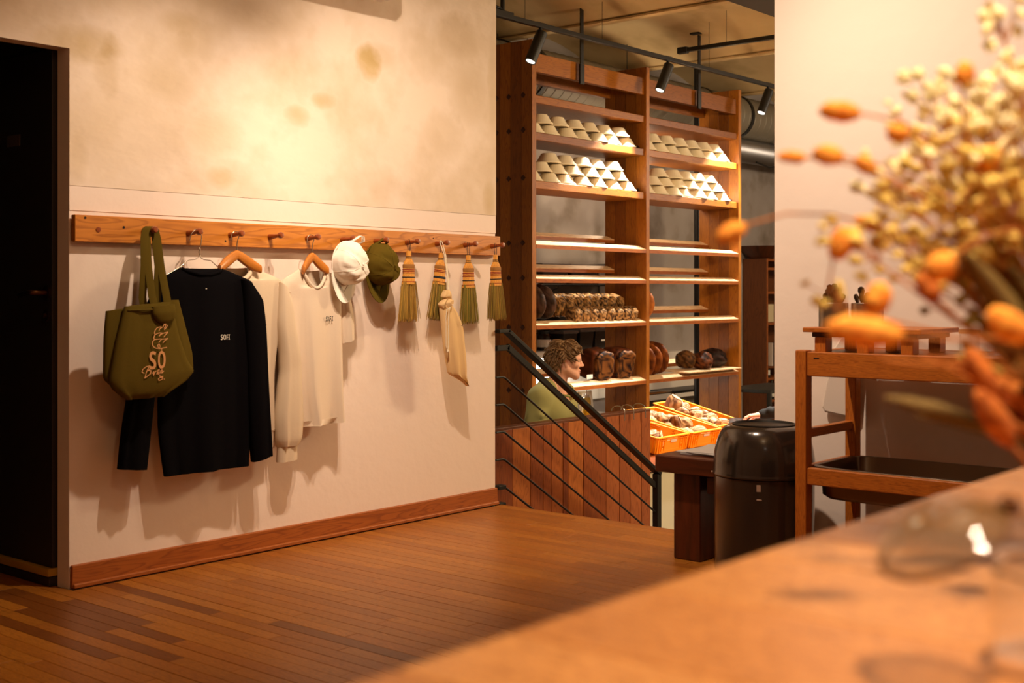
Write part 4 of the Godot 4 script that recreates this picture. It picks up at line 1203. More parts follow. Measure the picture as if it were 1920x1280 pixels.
func head_field(h: float) -> Field:
	var f := Field.new(Vector3(-0.12, -0.24, -0.14), Vector3(0.12, 0.145, 0.15), h)
	f.cap(Vector3(0, 0.035, -0.035), Vector3(0, 0.035, 0.025), 0.088, 0.083, 0.02)
	f.cap(Vector3(0, 0.0, 0.045), Vector3(0, -0.07, 0.052), 0.056, 0.043, 0.03)
	for s in [-1.0, 1.0]:
		f.cap(Vector3(0.05 * s, -0.045, 0.0), Vector3(0.015 * s, -0.098, 0.066), 0.03, 0.022, 0.025)
		f.cap(Vector3(0.04 * s, -0.022, 0.072), Vector3(0.05 * s, -0.015, 0.055), 0.02, 0.02, 0.02)
		f.cap(Vector3(0.04 * s, 0.024, 0.082), Vector3(0.012 * s, 0.022, 0.09), 0.011, 0.011, 0.018)
		f.cap(Vector3(0.034 * s, 0.004, 0.102), Vector3(0.034 * s, 0.002, 0.104), 0.009, 0.009, 0.016, true)
		# ear: a rim with a hollow
		f.cap(Vector3(0.082 * s, 0.016, -0.012), Vector3(0.087 * s, -0.028, -0.002), 0.017, 0.010, 0.006, false, Vector3(1.6, 1, 1))
		f.cap(Vector3(0.096 * s, 0.012, -0.006), Vector3(0.096 * s, -0.01, -0.002), 0.008, 0.006, 0.004, true)
	f.cap(Vector3(0, 0.012, 0.098), Vector3(0, -0.028, 0.119), 0.008, 0.012, 0.012)
	for s in [-1.0, 1.0]:
		f.cap(Vector3(0.011 * s, -0.032, 0.108), Vector3(0.014 * s, -0.034, 0.1), 0.008, 0.007, 0.008)
	f.cap(Vector3(-0.017, -0.062, 0.095), Vector3(0.017, -0.062, 0.095), 0.0085, 0.0085, 0.006)
	f.cap(Vector3(-0.015, -0.077, 0.092), Vector3(0.015, -0.077, 0.092), 0.009, 0.009, 0.006)
	f.cap(Vector3(-0.02, -0.0695, 0.104), Vector3(0.02, -0.0695, 0.104), 0.0022, 0.0022, 0.003, true)
	f.cap(Vector3(0, -0.106, 0.075), Vector3(0, -0.104, 0.078), 0.02, 0.02, 0.02)
	f.cap(Vector3(0, -0.05, -0.035), Vector3(0, -0.24, -0.06), 0.056, 0.06, 0.03)
	return f

func hair_mesh(h: float, sd: int, short := false) -> M:
	var r := RandomNumberGenerator.new()
	r.seed = sd
	var f := Field.new(Vector3(-0.15, -0.15, -0.175), Vector3(0.15, 0.19, 0.16), h)
	f.cap(Vector3(0, 0.05, -0.04), Vector3(0, 0.055, 0.015), 0.098, 0.09, 0.01)
	f.cap(Vector3(0, 0.0, -0.07), Vector3(0, -0.05, -0.075), 0.07, 0.055, 0.02)
	if not short:
		for k in 460:
			var a := r.randf_range(0, TAU)
			var b := r.randf_range(-0.55, PI / 2)
			var dir := Vector3(cos(b) * sin(a), sin(b), cos(b) * cos(a))
			if dir.z > 0.55 and dir.y < 0.5: continue
			if absf(dir.x) > 0.75 and dir.y < -0.1 and dir.z > -0.25: continue
			var q := Vector3(0, 0.042, -0.018) + dir * Vector3(0.091, 0.100, 0.106)
			var down := Vector3(dir.x * 0.5, -0.75 + 0.5 * dir.y, (0.55 if dir.z > 0.1 else -0.15) + r.randf_range(-0.3, 0.3)).normalized()
			down = (down - dir * down.dot(dir) * 0.8).normalized()
			var side := down.cross(dir).normalized()
			var ph := r.randf_range(0, TAU)
			var wob := r.randf_range(0.7, 1.5)
			var rad := r.randf_range(0.0055, 0.0085)
			for j in 5:
				var nx := q + down * 0.0125 + side * sin(ph + j * wob) * 0.008 + dir * (0.0035 + cos(ph + j * wob) * 0.0045)
				f.cap(q, nx, rad, rad * 0.88, 0.003)
				q = nx
				rad *= 0.9
	# hairline: clear the face, free the ears
	f.cap(Vector3(0, -0.035, 0.085), Vector3(0, 0.03, 0.112), 0.062, 0.042, 0.006, true)
	for s in [-1.0, 1.0]:
		f.cap(Vector3(0.1 * s, -0.01, 0.0), Vector3(0.1 * s, -0.05, 0.02), 0.03, 0.05, 0.005, true)
		f.cap(Vector3(0.085 * s, -0.045, 0.055), Vector3(0.08 * s, -0.02, 0.07), 0.03, 0.024, 0.008, true)
	var m := M.new()
	f.into(m)
	return m

# arms: [shoulder, elbow, wrist] for the left (+x) and the right (-x) side; forward is +z
func person(label: String, at: Vector3, turn: float, head_at: Vector3, head_turn: float, la: Array, ra: Array, top_mat: Material, long_sleeves: bool, hair_mat: Material, short_hair: bool, curl: Array) -> Node3D:
	var o := thing("person", label, "person", at, turn)
	var skin := mat("skin", Color(0.93, 0.71, 0.60), 0.5)
	skin.subsurf_scatter_enabled = true
	skin.subsurf_scatter_strength = 0.08
	var m := M.new()
	var f := Field.new(Vector3(-0.36, 0.0, -0.22), Vector3(0.36, 1.52, 0.42), 0.015)
	for s in [-1.0, 1.0]:
		f.cap(Vector3(0.09 * s, 0.90, 0), Vector3(0.10 * s, 0.49, 0.015), 0.085, 0.055, 0.03)
		f.cap(Vector3(0.10 * s, 0.49, 0.015), Vector3(0.105 * s, 0.09, -0.02), 0.054, 0.038, 0.02)
		f.cap(Vector3(0.105 * s, 0.04, -0.03), Vector3(0.115 * s, 0.03, 0.14), 0.035, 0.028, 0.02)
		f.cap(Vector3(0.02 * s, 1.44, -0.02), Vector3(0.165 * s, 1.385, -0.01), 0.05, 0.056, 0.03)
	f.cap(Vector3(-0.06, 0.93, 0), Vector3(0.06, 0.93, 0), 0.105, 0.105, 0.04)
	f.cap(Vector3(-0.05, 1.08, 0.005), Vector3(0.05, 1.08, 0.005), 0.10, 0.10, 0.06)
	f.cap(Vector3(-0.075, 1.27, 0.0), Vector3(0.075, 1.27, 0.0), 0.11, 0.11, 0.06)
	f.cap(Vector3(0, 1.38, -0.015), head_at + Vector3(0, -0.13, -0.05), 0.065, 0.058, 0.03)
	f.into(m)
	for arm in [la, ra]:
		var bb_a: Vector3 = arm[0].min(arm[1]).min(arm[2]) - Vector3.ONE * 0.09
		var bb_b: Vector3 = arm[0].max(arm[1]).max(arm[2]) + Vector3.ONE * 0.09
		var g := Field.new(bb_a, bb_b, 0.011)
		g.cap(arm[0], arm[1], 0.053, 0.041, 0.01)
		g.cap(arm[1], arm[2], 0.041, 0.027, 0.015)
		g.into(m)
	var hxf := Transform3D(Basis(Vector3.UP, head_turn).scaled_local(Vector3.ONE * 0.92), head_at)
	head_field(0.0042).into(m, hxf)
	for k in 2:
		var arm: Array = [la, ra][k]
		var z: Vector3 = (arm[2] - arm[1]).normalized()
		var x := Vector3.UP.cross(z).normalized()
		hand_mesh(m, Transform3D(Basis(x, z.cross(x), z), arm[2]), 1.0 if k == 0 else -1.0, curl[k], 0.0038)
	part(o, "body", m, skin)
	var hm := hair_mesh(0.004, 5 if not short_hair else 6, short_hair)
	part(o, "hair", hm, hair_mat, hxf)
	for s in [-1.0, 1.0]:
		part(o, "eye", M.new().ball(Vector3.ZERO, Vector3(0.0115, 0.0085, 0.0095), 12, 8), mat("eye white", Color(0.8, 0.76, 0.72), 0.2), hxf * Transform3D(Basis(), Vector3(0.034 * s, 0.003, 0.0895)))
		part(o, "iris", M.new().ball(Vector3.ZERO, Vector3(0.0055, 0.0055, 0.003), 10, 6), mat("iris", Color(0.12, 0.13, 0.12), 0.2), hxf * Transform3D(Basis(), Vector3(0.035 * s, 0.003, 0.0975)))
		part(o, "eyebrow", M.new().tube([Vector3(0.014 * s, 0.025, 0.104), Vector3(0.034 * s, 0.031, 0.099), Vector3(0.055 * s, 0.024, 0.084)], [0.003, 0.0035, 0.002], 6), hair_mat, hxf)
	part(o, "lips", M.new().tube([Vector3(-0.022, -0.069, 0.094), Vector3(-0.008, -0.064, 0.1045), Vector3(0.008, -0.064, 0.1045), Vector3(0.022, -0.069, 0.094)], [0.002, 0.0042, 0.0042, 0.002], 8).tube([Vector3(-0.02, -0.071, 0.094), Vector3(-0.006, -0.076, 0.1025), Vector3(0.006, -0.076, 0.1025), Vector3(0.02, -0.071, 0.094)], [0.002, 0.0042, 0.0042, 0.002], 8), mat("lips", Color(0.62, 0.27, 0.24), 0.45), hxf)
	# clothes: a shell a little outside the body
	var t := Field.new(Vector3(-0.42, 0.80, -0.24), Vector3(0.42, 1.53, 0.36), 0.011)
	for s in [-1.0, 1.0]:
		t.cap(Vector3(0.03 * s, 1.435, -0.02), Vector3(0.168 * s, 1.385, -0.01), 0.066, 0.072, 0.03)
	t.cap(Vector3(-0.075, 1.27, 0.0), Vector3(0.075, 1.27, 0.0), 0.135, 0.135, 0.06)
	t.cap(Vector3(-0.08, 1.08, 0.005), Vector3(0.08, 1.08, 0.005), 0.128, 0.128, 0.06)
	t.cap(Vector3(-0.085, 0.86, 0.005), Vector3(0.085, 0.86, 0.005), 0.13, 0.13, 0.06)
	for arm in [la, ra]:
		var e: Vector3 = arm[0].lerp(arm[1], 0.82)
		t.cap(arm[0], e, 0.072, 0.07, 0.03)
		# sleeve folds
		for k in 3:
			var q: Vector3 = arm[0].lerp(arm[1], 0.3 + 0.2 * k)
			t.cap(q + Vector3(0.05, 0.02, 0.04), q + Vector3(-0.05, -0.02, 0.05), 0.03, 0.026, 0.02)
	var nb: Vector3 = head_at + Vector3(0, -0.20, -0.045)
	t.cap(nb + Vector3(0, -0.01, 0.02), nb + Vector3(0, 0.12, 0.0), 0.072, 0.1, 0.012, true)
	t.cut_plane(Vector3(0, 0.84, 0), Vector3.DOWN)
	var sh := part(o, "shirt", t.into(M.new()), top_mat)
	var ring := []
	for k in 25:
		var a := TAU * k / 24.0
		ring.append(nb + Vector3(0.077 * cos(a), -0.002 - 0.02 * sin(a), 0.012 + 0.077 * sin(a)))
	part(sh, "collar", M.new().tube(ring, 0.008, 8, false), top_mat)
	if long_sleeves:
		for arm in [la, ra]:
			var bb_a: Vector3 = arm[0].min(arm[1]).min(arm[2]) - Vector3.ONE * 0.1
			var bb_b: Vector3 = arm[0].max(arm[1]).max(arm[2]) + Vector3.ONE * 0.1
			var g := Field.new(bb_a, bb_b, 0.009)
			g.cap(arm[0], arm[1], 0.07, 0.058, 0.01)
			g.cap(arm[1], arm[1].lerp(arm[2], 0.93), 0.058, 0.042, 0.015)
			for k in 4:
				var q: Vector3 = arm[1].lerp(arm[2], 0.12 + 0.2 * k)
				g.cap(q + Vector3(0.03, 0.02, 0.0), q + Vector3(-0.03, 0.03, 0.01), 0.03, 0.024, 0.015)
			part(o, "sleeve", g.into(M.new()), top_mat)
	var p := Field.new(Vector3(-0.26, 0.06, -0.18), Vector3(0.26, 0.98, 0.18), 0.014)
	for s in [-1.0, 1.0]:
		p.cap(Vector3(0.085 * s, 0.90, 0), Vector3(0.10 * s, 0.49, 0.015), 0.1, 0.075, 0.03)
		p.cap(Vector3(0.10 * s, 0.49, 0.015), Vector3(0.105 * s, 0.1, -0.02), 0.074, 0.066, 0.02)
	p.cap(Vector3(-0.06, 0.92, 0), Vector3(0.06, 0.92, 0), 0.112, 0.112, 0.03)
	part(o, "trousers", p.into(M.new()), mat("trousers", Color(0.08, 0.08, 0.09), 0.85))
	for s in [-1.0, 1.0]:
		part(o, "shoe", crust(Vector3(0.05, 0.055, 0.14), Color(0.05, 0.05, 0.05), Color(0.07, 0.07, 0.07), 1, 0.0, 1.0, 2.6, 0.75, 20, 12), mat("shoe", Color(0.06, 0.055, 0.05), 0.5), Transform3D(Basis(), Vector3(0.11 * s, 0.042, 0.045)))
	return o

func people() -> void:
	var green := mat("sage cloth", Color(0.60, 0.585, 0.36), 0.92)
	var hair := mat("hair", Color(0.46, 0.335, 0.19), 0.6)
	person("man with curly brown hair and sage green T-shirt, in profile behind the plank screen", v3(6.30, -0.93, 4.98), deg_to_rad(12), Vector3(0.055, 1.60, 0.065), deg_to_rad(30),
		[Vector3(0.185, 1.375, -0.005), Vector3(0.25, 1.10, -0.02), Vector3(0.235, 0.87, 0.06)], [Vector3(-0.185, 1.375, -0.005), Vector3(-0.25, 1.10, -0.02), Vector3(-0.235, 0.87, 0.06)], green, false, hair, false, [0.5, 0.5])
	var grey := mat("charcoal cloth", Color(0.10, 0.095, 0.095), 0.9)
	var at2 := v3(9.02, -0.93, 4.27)
	var turn2 := deg_to_rad(200.0)
	var inv := Transform3D(Basis(Vector3.UP, turn2), at2).affine_inverse()
	person("person in charcoal top beside the pier, hands at a wrapped loaf", at2, turn2, Vector3(0.0, 1.60, 0.08), 0.0,
		[Vector3(0.175, 1.37, 0.02), inv * v3(8.95, 0.19, 4.62), inv * v3(8.81, 0.145, 4.86)], [Vector3(-0.175, 1.37, 0.02), inv * v3(9.26, 0.12, 4.52), inv * v3(9.10, 0.07, 4.78)], grey, true, mat("dark hair", Color(0.09, 0.06, 0.04), 0.5), true, [0.5, 0.5])
	loaf("dark loaf in a wrapper under the hand at the counter's end", v3(8.70, 0.055, 5.03), crust(Vector3(0.15, 0.06, 0.09), Color(0.10, 0.06, 0.04), Color(0.26, 0.15, 0.09), 131, 0.006, 14.0, 2.2, 0.95), Vector3(0, 0.2, 0))

# ---------- peg rail and what hangs on it ----------
const PEG_Y := 1.357

func peg_x(k: int) -> float:
	return 2.799 + 0.208 * (k - 1)

func peg_rail() -> void:
	var o := thing("peg_rail", "long orange-brown wooden peg rail across the cream wall", "peg rail")
	part(o, "board", M.new().box(v3(3.727, 1.36, 4.276), Vector3(2.448, 0.102, 0.028), 0.003, 0), mat("peg board wood"))
	var pw := mat("peg wood")
	var peg := M.new().lathe([Vector2(0.0, 0), Vector2(0.0125, 0.0), Vector2(0.0105, 0.02), Vector2(0.0072, 0.058), Vector2(0.0085, 0.063), Vector2(0.0128, 0.068), Vector2(0.0135, 0.078), Vector2(0.0105, 0.085), Vector2(0.0, 0.087)], 18, Transform3D(Basis(Vector3.RIGHT, PI / 2 - 0.07), Vector3.ZERO)).mesh()
	var plug := M.new().lathe([Vector2(0, 0), Vector2(0.0048, 0), Vector2(0.0048, 0.0012), Vector2(0, 0.0016)], 12, Transform3D(Basis(Vector3.RIGHT, PI / 2), Vector3.ZERO)).mesh()
	for k in range(1, 12):
		part(o, "peg", peg, pw, Transform3D(Basis(), v3(peg_x(k), PEG_Y, 4.263)))
		part(o, "screw_hole", plug, mat("hole dark", Color(0.07, 0.03, 0.012), 0.8), Transform3D(Basis(), v3(peg_x(k) + 0.066, 1.363, 4.2618)))
	for q in [[2.545, 1.40, 1.0], [2.71, 1.37, 1.0], [3.19, 1.332, 0.8], [4.44, 1.385, 0.6]]:
		part(o, "screw_hole", plug, mat("hole dark"), Transform3D(Basis().scaled(Vector3(q[2], q[2], 1)), v3(q[0], q[1], 4.2618)))
	for k in 4:
		part(o, "spacer", M.new().box(v3(2.7 + 0.68 * k, 1.36, 4.294), Vector3(0.05, 0.06, 0.009), 0.001), pw)
	part(o, "plug", M.new().lathe([Vector2(0, 0), Vector2(0.010, 0), Vector2(0.010, 0.002), Vector2(0, 0.003)], 16, Transform3D(Basis(Vector3.RIGHT, PI / 2), Vector3.ZERO)), pw, Transform3D(Basis(), v3(2.60, 1.357, 4.2618)))

# hanging cloth: sections [x, y, half width, angle of the width axis, half thickness, front dip]
func cloth(m: M, secs: Array, depth: float, amp: float, sd: float, seg := 36, sub := 4, caps := true) -> M:
	var rings := []
	var total := (secs.size() - 1) * sub
	for i in total + 1:
		var g := i / float(sub)
		var j := mini(int(g), secs.size() - 2)
		var w := g - j
		var s := []
		for k in 6:
			var p0: float = secs[maxi(j - 1, 0)][k]
			var p1: float = secs[j][k]
			var p2: float = secs[j + 1][k]
			var p3: float = secs[mini(j + 2, secs.size() - 1)][k]
			s.append(lerpf(cubic_interpolate(p1, p2, p0, p3, w), lerpf(p1, p2, w), 0.45))
		var ring := PackedVector3Array()
		var grow := i / float(total)
		for k in seg:
			var a := TAU * k / seg
			var u := spow(cos(a), 0.75)
			var th: float = s[4] * spow(sin(a), 0.8)
			var fold := fold_at(u, grow, amp, sd)
			var back := 1.0 if sin(a) >= 0 else 0.6
			var dip: float = s[5] * maxf(0.0, 1.0 - u * u) if sin(a) > 0 else s[5] * 0.12 * (1.0 - u * u)
			ring.append(Vector3(s[0] + u * s[2] * cos(s[3]), s[1] + u * s[2] * sin(s[3]) - dip, -depth + th + fold * back * sqrt(maxf(0.0, 1.0 - u * u * 0.8))))
		rings.append(ring)
	return m.loft(rings, caps, caps, false, 1.0, 1.0)

func fold_at(u: float, grow: float, amp: float, sd: float) -> float:
	return amp * grow * (0.55 * sin(u * 6.3 + sd + grow * 0.7) + 0.3 * sin(u * 13.0 + sd * 2.3 - grow) + 0.15 * sin(u * 23.0 + sd))

func fabric(key: String, c: Color, rough := 0.95) -> StandardMaterial3D:
	if mats.has(key): return mats[key]
	var m := mat(key, c, rough)
	m.metallic_specular = 0.12
	m.normal_enabled = true
	m.normal_texture = mats["plaster"].normal_texture
	m.normal_scale = 0.14
	m.uv1_triplanar = true
	m.uv1_world_triplanar = true
	m.uv1_scale = Vector3(6, 6, 6)
	return m

func lettering(txt: String, size: float, narrow: float, depth := 0.0015) -> ArrayMesh:
	var t := TextMesh.new()
	var f := SystemFont.new()
	f.font_names = PackedStringArray(["Droid Sans"])
	f.font_weight = 700
	t.font = f
	t.text = txt
	t.font_size = 64
	t.pixel_size = size / 46.0
	t.depth = 0.0
	var a := t.surface_get_arrays(0)
	var src: PackedVector3Array = a[Mesh.ARRAY_VERTEX]
	var m := M.new()
	for p in src:
		m.add(Vector3(p.x * narrow, p.y, 0.0), Vector3(0, 0, 1))
	var ix = a[Mesh.ARRAY_INDEX]
	if ix == null or ix.size() == 0: ix = PackedInt32Array(range(src.size()))
	var keep := PackedInt32Array()
	for k in range(0, ix.size(), 3):
		var fz := Vector3(a[Mesh.ARRAY_NORMAL][ix[k]]).z
		if fz > 0.5: keep.append_array([ix[k], ix[k + 1], ix[k + 2]])
	m.ix = keep
	return m.mesh()

# bend flat lettering onto a cloth front: f(x, y) gives z
func laid(flat: ArrayMesh, at: Vector2, f: Callable, lift := 0.0015) -> ArrayMesh:
	var a := flat.surface_get_arrays(0)
	var v: PackedVector3Array = a[Mesh.ARRAY_VERTEX]
	for k in v.size():
		var x := v[k].x + at.x
		var y := v[k].y + at.y
		v[k] = Vector3(x, y, f.call(x, y) + lift)
	a[Mesh.ARRAY_VERTEX] = v
	var m := ArrayMesh.new()
	m.add_surface_from_arrays(Mesh.PRIMITIVE_TRIANGLES, a)
	return m

func ribbon(m: M, pts: Array, w: Vector3, th: float) -> M:
	var rings := []
	for i in pts.size():
		var d: Vector3 = (pts[mini(i + 1, pts.size() - 1)] - pts[maxi(i - 1, 0)]).normalized()
		var nn := d.cross(w).normalized() * th * 0.5
		var h := w * 0.5
		rings.append(PackedVector3Array([pts[i] - h - nn, pts[i] + h - nn, pts[i] + h + nn, pts[i] - h + nn]))
	return m.loft(rings, true, true)

# flat printed line: a thin ribbon laid on a cloth front
func stroke(m: M, pts: Array, w: float, f: Callable, lift := 0.002) -> void:
	for i in pts.size() - 1:
		var a: Vector2 = pts[i]
		var b: Vector2 = pts[i + 1]
		var d := (b - a).normalized()
		var s := Vector2(-d.y, d.x) * w * 0.5
		a -= d * w * 0.3
		b += d * w * 0.3
		var q := []
		for p in [a - s, b - s, b + s, a + s]:
			q.append(m.add(Vector3(p.x, p.y, f.call(p.x, p.y) + lift), Vector3(0, 0, 1)))
		m.qout(q[0], q[1], q[2], q[3], Vector3(0, 0, 1))

func clothes() -> void:
	# ----- dark long-sleeved shirt on a wire hanger, second peg -----
	var navy := fabric("navy cloth", Color(0.028, 0.027, 0.036))
	navy.albedo_color = Color(0.055, 0.05, 0.06)
	var o := thing("shirt", "black long-sleeved shirt with small white chest lettering, on a wire hanger", "shirt")
	var d := 4.198
	var secs := [[3.023, 1.216, 0.103, 0.0, 0.012, 0.016], [3.034, 1.192, 0.162, 0.0, 0.024, 0.01], [3.05, 1.163, 0.222, 0.0, 0.028, 0.0], [3.056, 1.12, 0.232, 0.0, 0.030, 0.0], [3.05, 1.0, 0.226, 0.0, 0.032, 0.0], [3.04, 0.8, 0.22, 0.0, 0.030, 0.0], [3.038, 0.6, 0.22, 0.0, 0.028, 0.0], [3.045, 0.47, 0.212, 0.0, 0.026, 0.0], [3.05, 0.395, 0.205, 0.0, 0.024, 0.0]]
	var bd := part(o, "body", cloth(M.new(), secs, d, 0.024, 1.3, 44), navy)
	part(o, "sleeve", cloth(M.new(), [[3.235, 1.155, 0.036, -0.5, 0.03, 0.0], [3.262, 1.09, 0.05, -0.25, 0.036, 0.0], [3.275, 0.95, 0.053, -0.12, 0.036, 0.0], [3.285, 0.8, 0.05, -0.1, 0.034, 0.0], [3.295, 0.62, 0.05, -0.1, 0.034, 0.0], [3.312, 0.42, 0.048, 0.22, 0.03, 0.0]], d - 0.02, 0.012, 2.0, 24), navy)
	part(o, "sleeve", cloth(M.new(), [[2.862, 1.15, 0.036, 0.5, 0.03, 0.0], [2.835, 1.09, 0.05, 0.25, 0.034, 0.0], [2.80, 0.93, 0.055, 0.15, 0.034, 0.0], [2.755, 0.74, 0.06, 0.15, 0.034, 0.0], [2.73, 0.58, 0.063, 0.05, 0.032, 0.0], [2.712, 0.436, 0.062, -0.12, 0.03, 0.0]], d + 0.012, 0.012, 0.4, 24), navy)
	var front := func(x: float, y: float) -> float: return -d + 0.8 * 0.031 + 0.004 + fold_at((x - 3.045) / 0.224, 0.27, 0.024, 1.3)
	var sofi := lettering("SOFI", 0.021, 0.74)
	part(bd, "chest_lettering", laid(sofi, Vector2(3.118, 0.935), front, 0.004), mat("print white", Color(0.86, 0.84, 0.78), 0.8))
	part(bd, "neck_label", M.new().box(v3(3.03, 1.133, d - 0.0325), Vector3(0.018, 0.004, 0.001), 0.0003), mat("print white"))
	part(bd, "neck_rib", M.new().tube([v3(2.925, 1.213, d - 0.004), v3(2.95, 1.201, d - 0.018), v3(3.0, 1.190, d - 0.026), v3(3.05, 1.190, d - 0.026), v3(3.1, 1.202, d - 0.018), v3(3.122, 1.214, d - 0.004)], 0.007, 8), navy)
	var hk := thing("wire_hanger", "thin silver wire hanger carrying the black shirt", "hanger")
	var wire := mat("hanger wire", Color(0.7, 0.66, 0.6), 0.25, 1.0)
	var hd := 4.205
	part(hk, "hook", M.new().tube([v3(2.972, 1.325, hd), v3(2.98, 1.352, hd), v3(3.0, 1.372, hd), v3(3.02, 1.366, hd), v3(3.03, 1.345, hd), v3(3.027, 1.315, hd), v3(3.02, 1.295, hd), v3(3.02, 1.262, hd)], 0.0018, 8), wire)
	part(hk, "twisted_neck", M.new().tube([v3(3.017, 1.30, hd), v3(3.023, 1.29, hd), v3(3.017, 1.28, hd), v3(3.023, 1.27, hd), v3(3.017, 1.262, hd)], 0.0026, 8), wire)
	for s in [-1.0, 1.0]:
		part(hk, "arm", M.new().tube([v3(3.02, 1.27, hd), v3(3.02 + 0.006 * s, 1.258, hd), v3(3.02 + 0.02 * s, 1.251, hd), v3(3.02 + 0.055 * s, 1.247, hd), v3(3.02 + 0.10 * s, 1.214, hd), v3(3.02 + 0.2 * s, 1.165, hd)], 0.0018, 8), wire)
	# ----- cream sweatshirt on a wooden hanger, third peg -----
	var cream := fabric("cream sweat", Color(0.85, 0.775, 0.675))
	o = thing("sweatshirt", "cream ribbed-cuff sweatshirt with small dark chest lettering, on a wooden hanger", "sweatshirt")
	d = 4.228
	secs = [[3.212, 1.224, 0.082, 0.0, 0.014, 0.05], [3.212, 1.20, 0.165, 0.0, 0.02, 0.04], [3.211, 1.168, 0.245, 0.0, 0.026, 0.0], [3.208, 1.10, 0.258, 0.0, 0.028, 0.0], [3.206, 0.95, 0.238, 0.0, 0.030, 0.0], [3.205, 0.77, 0.215, 0.0, 0.030, 0.0], [3.205, 0.62, 0.215, 0.0, 0.030, 0.0], [3.205, 0.525, 0.217, 0.0, 0.030, 0.0]]
	bd = part(o, "body", cloth(M.new(), secs, d, 0.022, 4.1, 44, 4, false), cream)
	part(bd, "hem_rib", cloth(M.new(), [[3.208, 0.53, 0.215, 0.0, 0.027, 0.0], [3.21, 0.515, 0.206, 0.0, 0.024, 0.0], [3.21, 0.456, 0.204, 0.0, 0.022, 0.0]], d, 0.02, 4.1, 44), cream)
	var slv := part(o, "sleeve", cloth(M.new(), [[3.452, 1.145, 0.026, -0.7, 0.026, 0.0], [3.462, 1.08, 0.036, -0.3, 0.032, 0.0], [3.468, 0.98, 0.046, -0.1, 0.036, 0.0], [3.488, 0.86, 0.052, 0.0, 0.038, 0.0], [3.494, 0.785, 0.056, 0.2, 0.036, 0.0], [3.490, 0.70, 0.062, 0.1, 0.04, 0.0], [3.487, 0.58, 0.072, 0.0, 0.042, 0.0], [3.486, 0.49, 0.068, 0.0, 0.04, 0.0], [3.482, 0.455, 0.055, 0.0, 0.032, 0.0]], d - 0.016, 0.016, 5.0, 26), cream)
	part(slv, "cuff", cloth(M.new(), [[3.482, 0.462, 0.053, 0.0, 0.03, 0.0], [3.478, 0.448, 0.050, 0.0, 0.026, 0.0], [3.477, 0.39, 0.052, 0.05, 0.026, 0.0]], d - 0.016, 0.006, 5.0, 26), cream)
	slv = part(o, "sleeve", cloth(M.new(), [[2.972, 1.145, 0.026, 0.7, 0.022, 0.0], [2.962, 1.05, 0.045, 0.3, 0.026, 0.0], [2.95, 0.86, 0.055, 0.1, 0.026, 0.0], [2.93, 0.68, 0.055, 0.0, 0.026, 0.0], [2.93, 0.50, 0.05, 0.0, 0.024, 0.0]], d + 0.012, 0.01, 6.0, 24), cream)
	part(slv, "cuff", cloth(M.new(), [[2.93, 0.505, 0.046, 0.0, 0.022, 0.0], [2.93, 0.44, 0.046, 0.0, 0.02, 0.0]], d + 0.012, 0.006, 6.0, 24), cream)
	front = func(x: float, y: float) -> float: return -d + 0.8 * 0.030 + 0.004 + fold_at((x - 3.206) / 0.238, 0.55, 0.022, 4.1)
	part(bd, "chest_lettering", laid(sofi, Vector2(3.325, 0.972), front, 0.008), mat("print navy", Color(0.05, 0.05, 0.07), 0.8))
	part(bd, "neck_rib", M.new().tube([v3(3.135, 1.222, d - 0.0), v3(3.15, 1.196, d - 0.02), v3(3.18, 1.176, d - 0.027), v3(3.215, 1.170, d - 0.029), v3(3.25, 1.177, d - 0.027), v3(3.275, 1.197, d - 0.02), v3(3.291, 1.222, d - 0.0)], 0.010, 8), cream)
	part(bd, "shoulder_seam", M.new().tube([v3(3.466, 1.115, d - 0.029), v3(3.485, 1.118, d - 0.026), v3(3.499, 1.122, d - 0.012)], 0.0018, 6), cream)
	wood_hanger("wooden hanger carrying the cream sweatshirt", 3.213, 4.215, 0.105, 0.062)
	# ----- cream T-shirt on a wooden hanger, fifth peg -----
	var tee := fabric("cream tee", Color(0.89, 0.82, 0.735))
	o = thing("t_shirt", "cream short-sleeved T-shirt on a wooden hanger, partly behind the white cap", "T-shirt")
	d = 4.225
	secs = [[3.632, 1.222, 0.072, 0.0, 0.016, 0.082], [3.632, 1.20, 0.115, 0.0, 0.022, 0.066], [3.632, 1.172, 0.166, 0.0, 0.026, 0.035], [3.63, 1.13, 0.182, 0.0, 0.028, 0.0], [3.632, 1.03, 0.172, 0.0, 0.030, 0.0], [3.636, 0.85, 0.168, 0.0, 0.032, 0.0], [3.642, 0.68, 0.166, 0.0, 0.034, 0.0], [3.655, 0.575, 0.155, 0.0, 0.036, 0.0], [3.66, 0.532, 0.150, 0.02, 0.036, 0.0]]
	bd = part(o, "body", cloth(M.new(), secs, d, 0.032, 2.2, 44, 4, false), tee)
	part(bd, "hem", cloth(M.new(), [[3.66, 0.556, 0.1515, 0.02, 0.0368, 0.0], [3.66, 0.531, 0.1512, 0.02, 0.0368, 0.0]], d - 0.0004, 0.032, 2.2, 44, 2, false), tee)
	for s in [-1.0, 1.0]:
		part(o, "sleeve", cloth(M.new(), [[3.632 + 0.158 * s, 1.155, 0.03, -0.6 * s, 0.026, 0.0], [3.632 + 0.172 * s, 1.09, 0.042, -0.35 * s, 0.03, 0.0], [3.632 + 0.186 * s, 1.0, 0.040, -0.25 * s, 0.032, 0.0], [3.632 + 0.192 * s, 0.895, 0.036, 0.22 * s, 0.032, 0.0]], d - 0.006 if s > 0 else d + 0.03, 0.012, 1.0, 24), tee)
	front = func(x: float, y: float) -> float: return -d + 0.8 * 0.030 + 0.004 + fold_at((3.70 + (x - 3.70) * 0.9 - 3.633) / 0.176, 0.3, 0.032, 2.2)
	part(bd, "chest_lettering", laid(sofi, Vector2(3.700, 1.0), front, 0.009), mats["print navy"])
	var rib := []
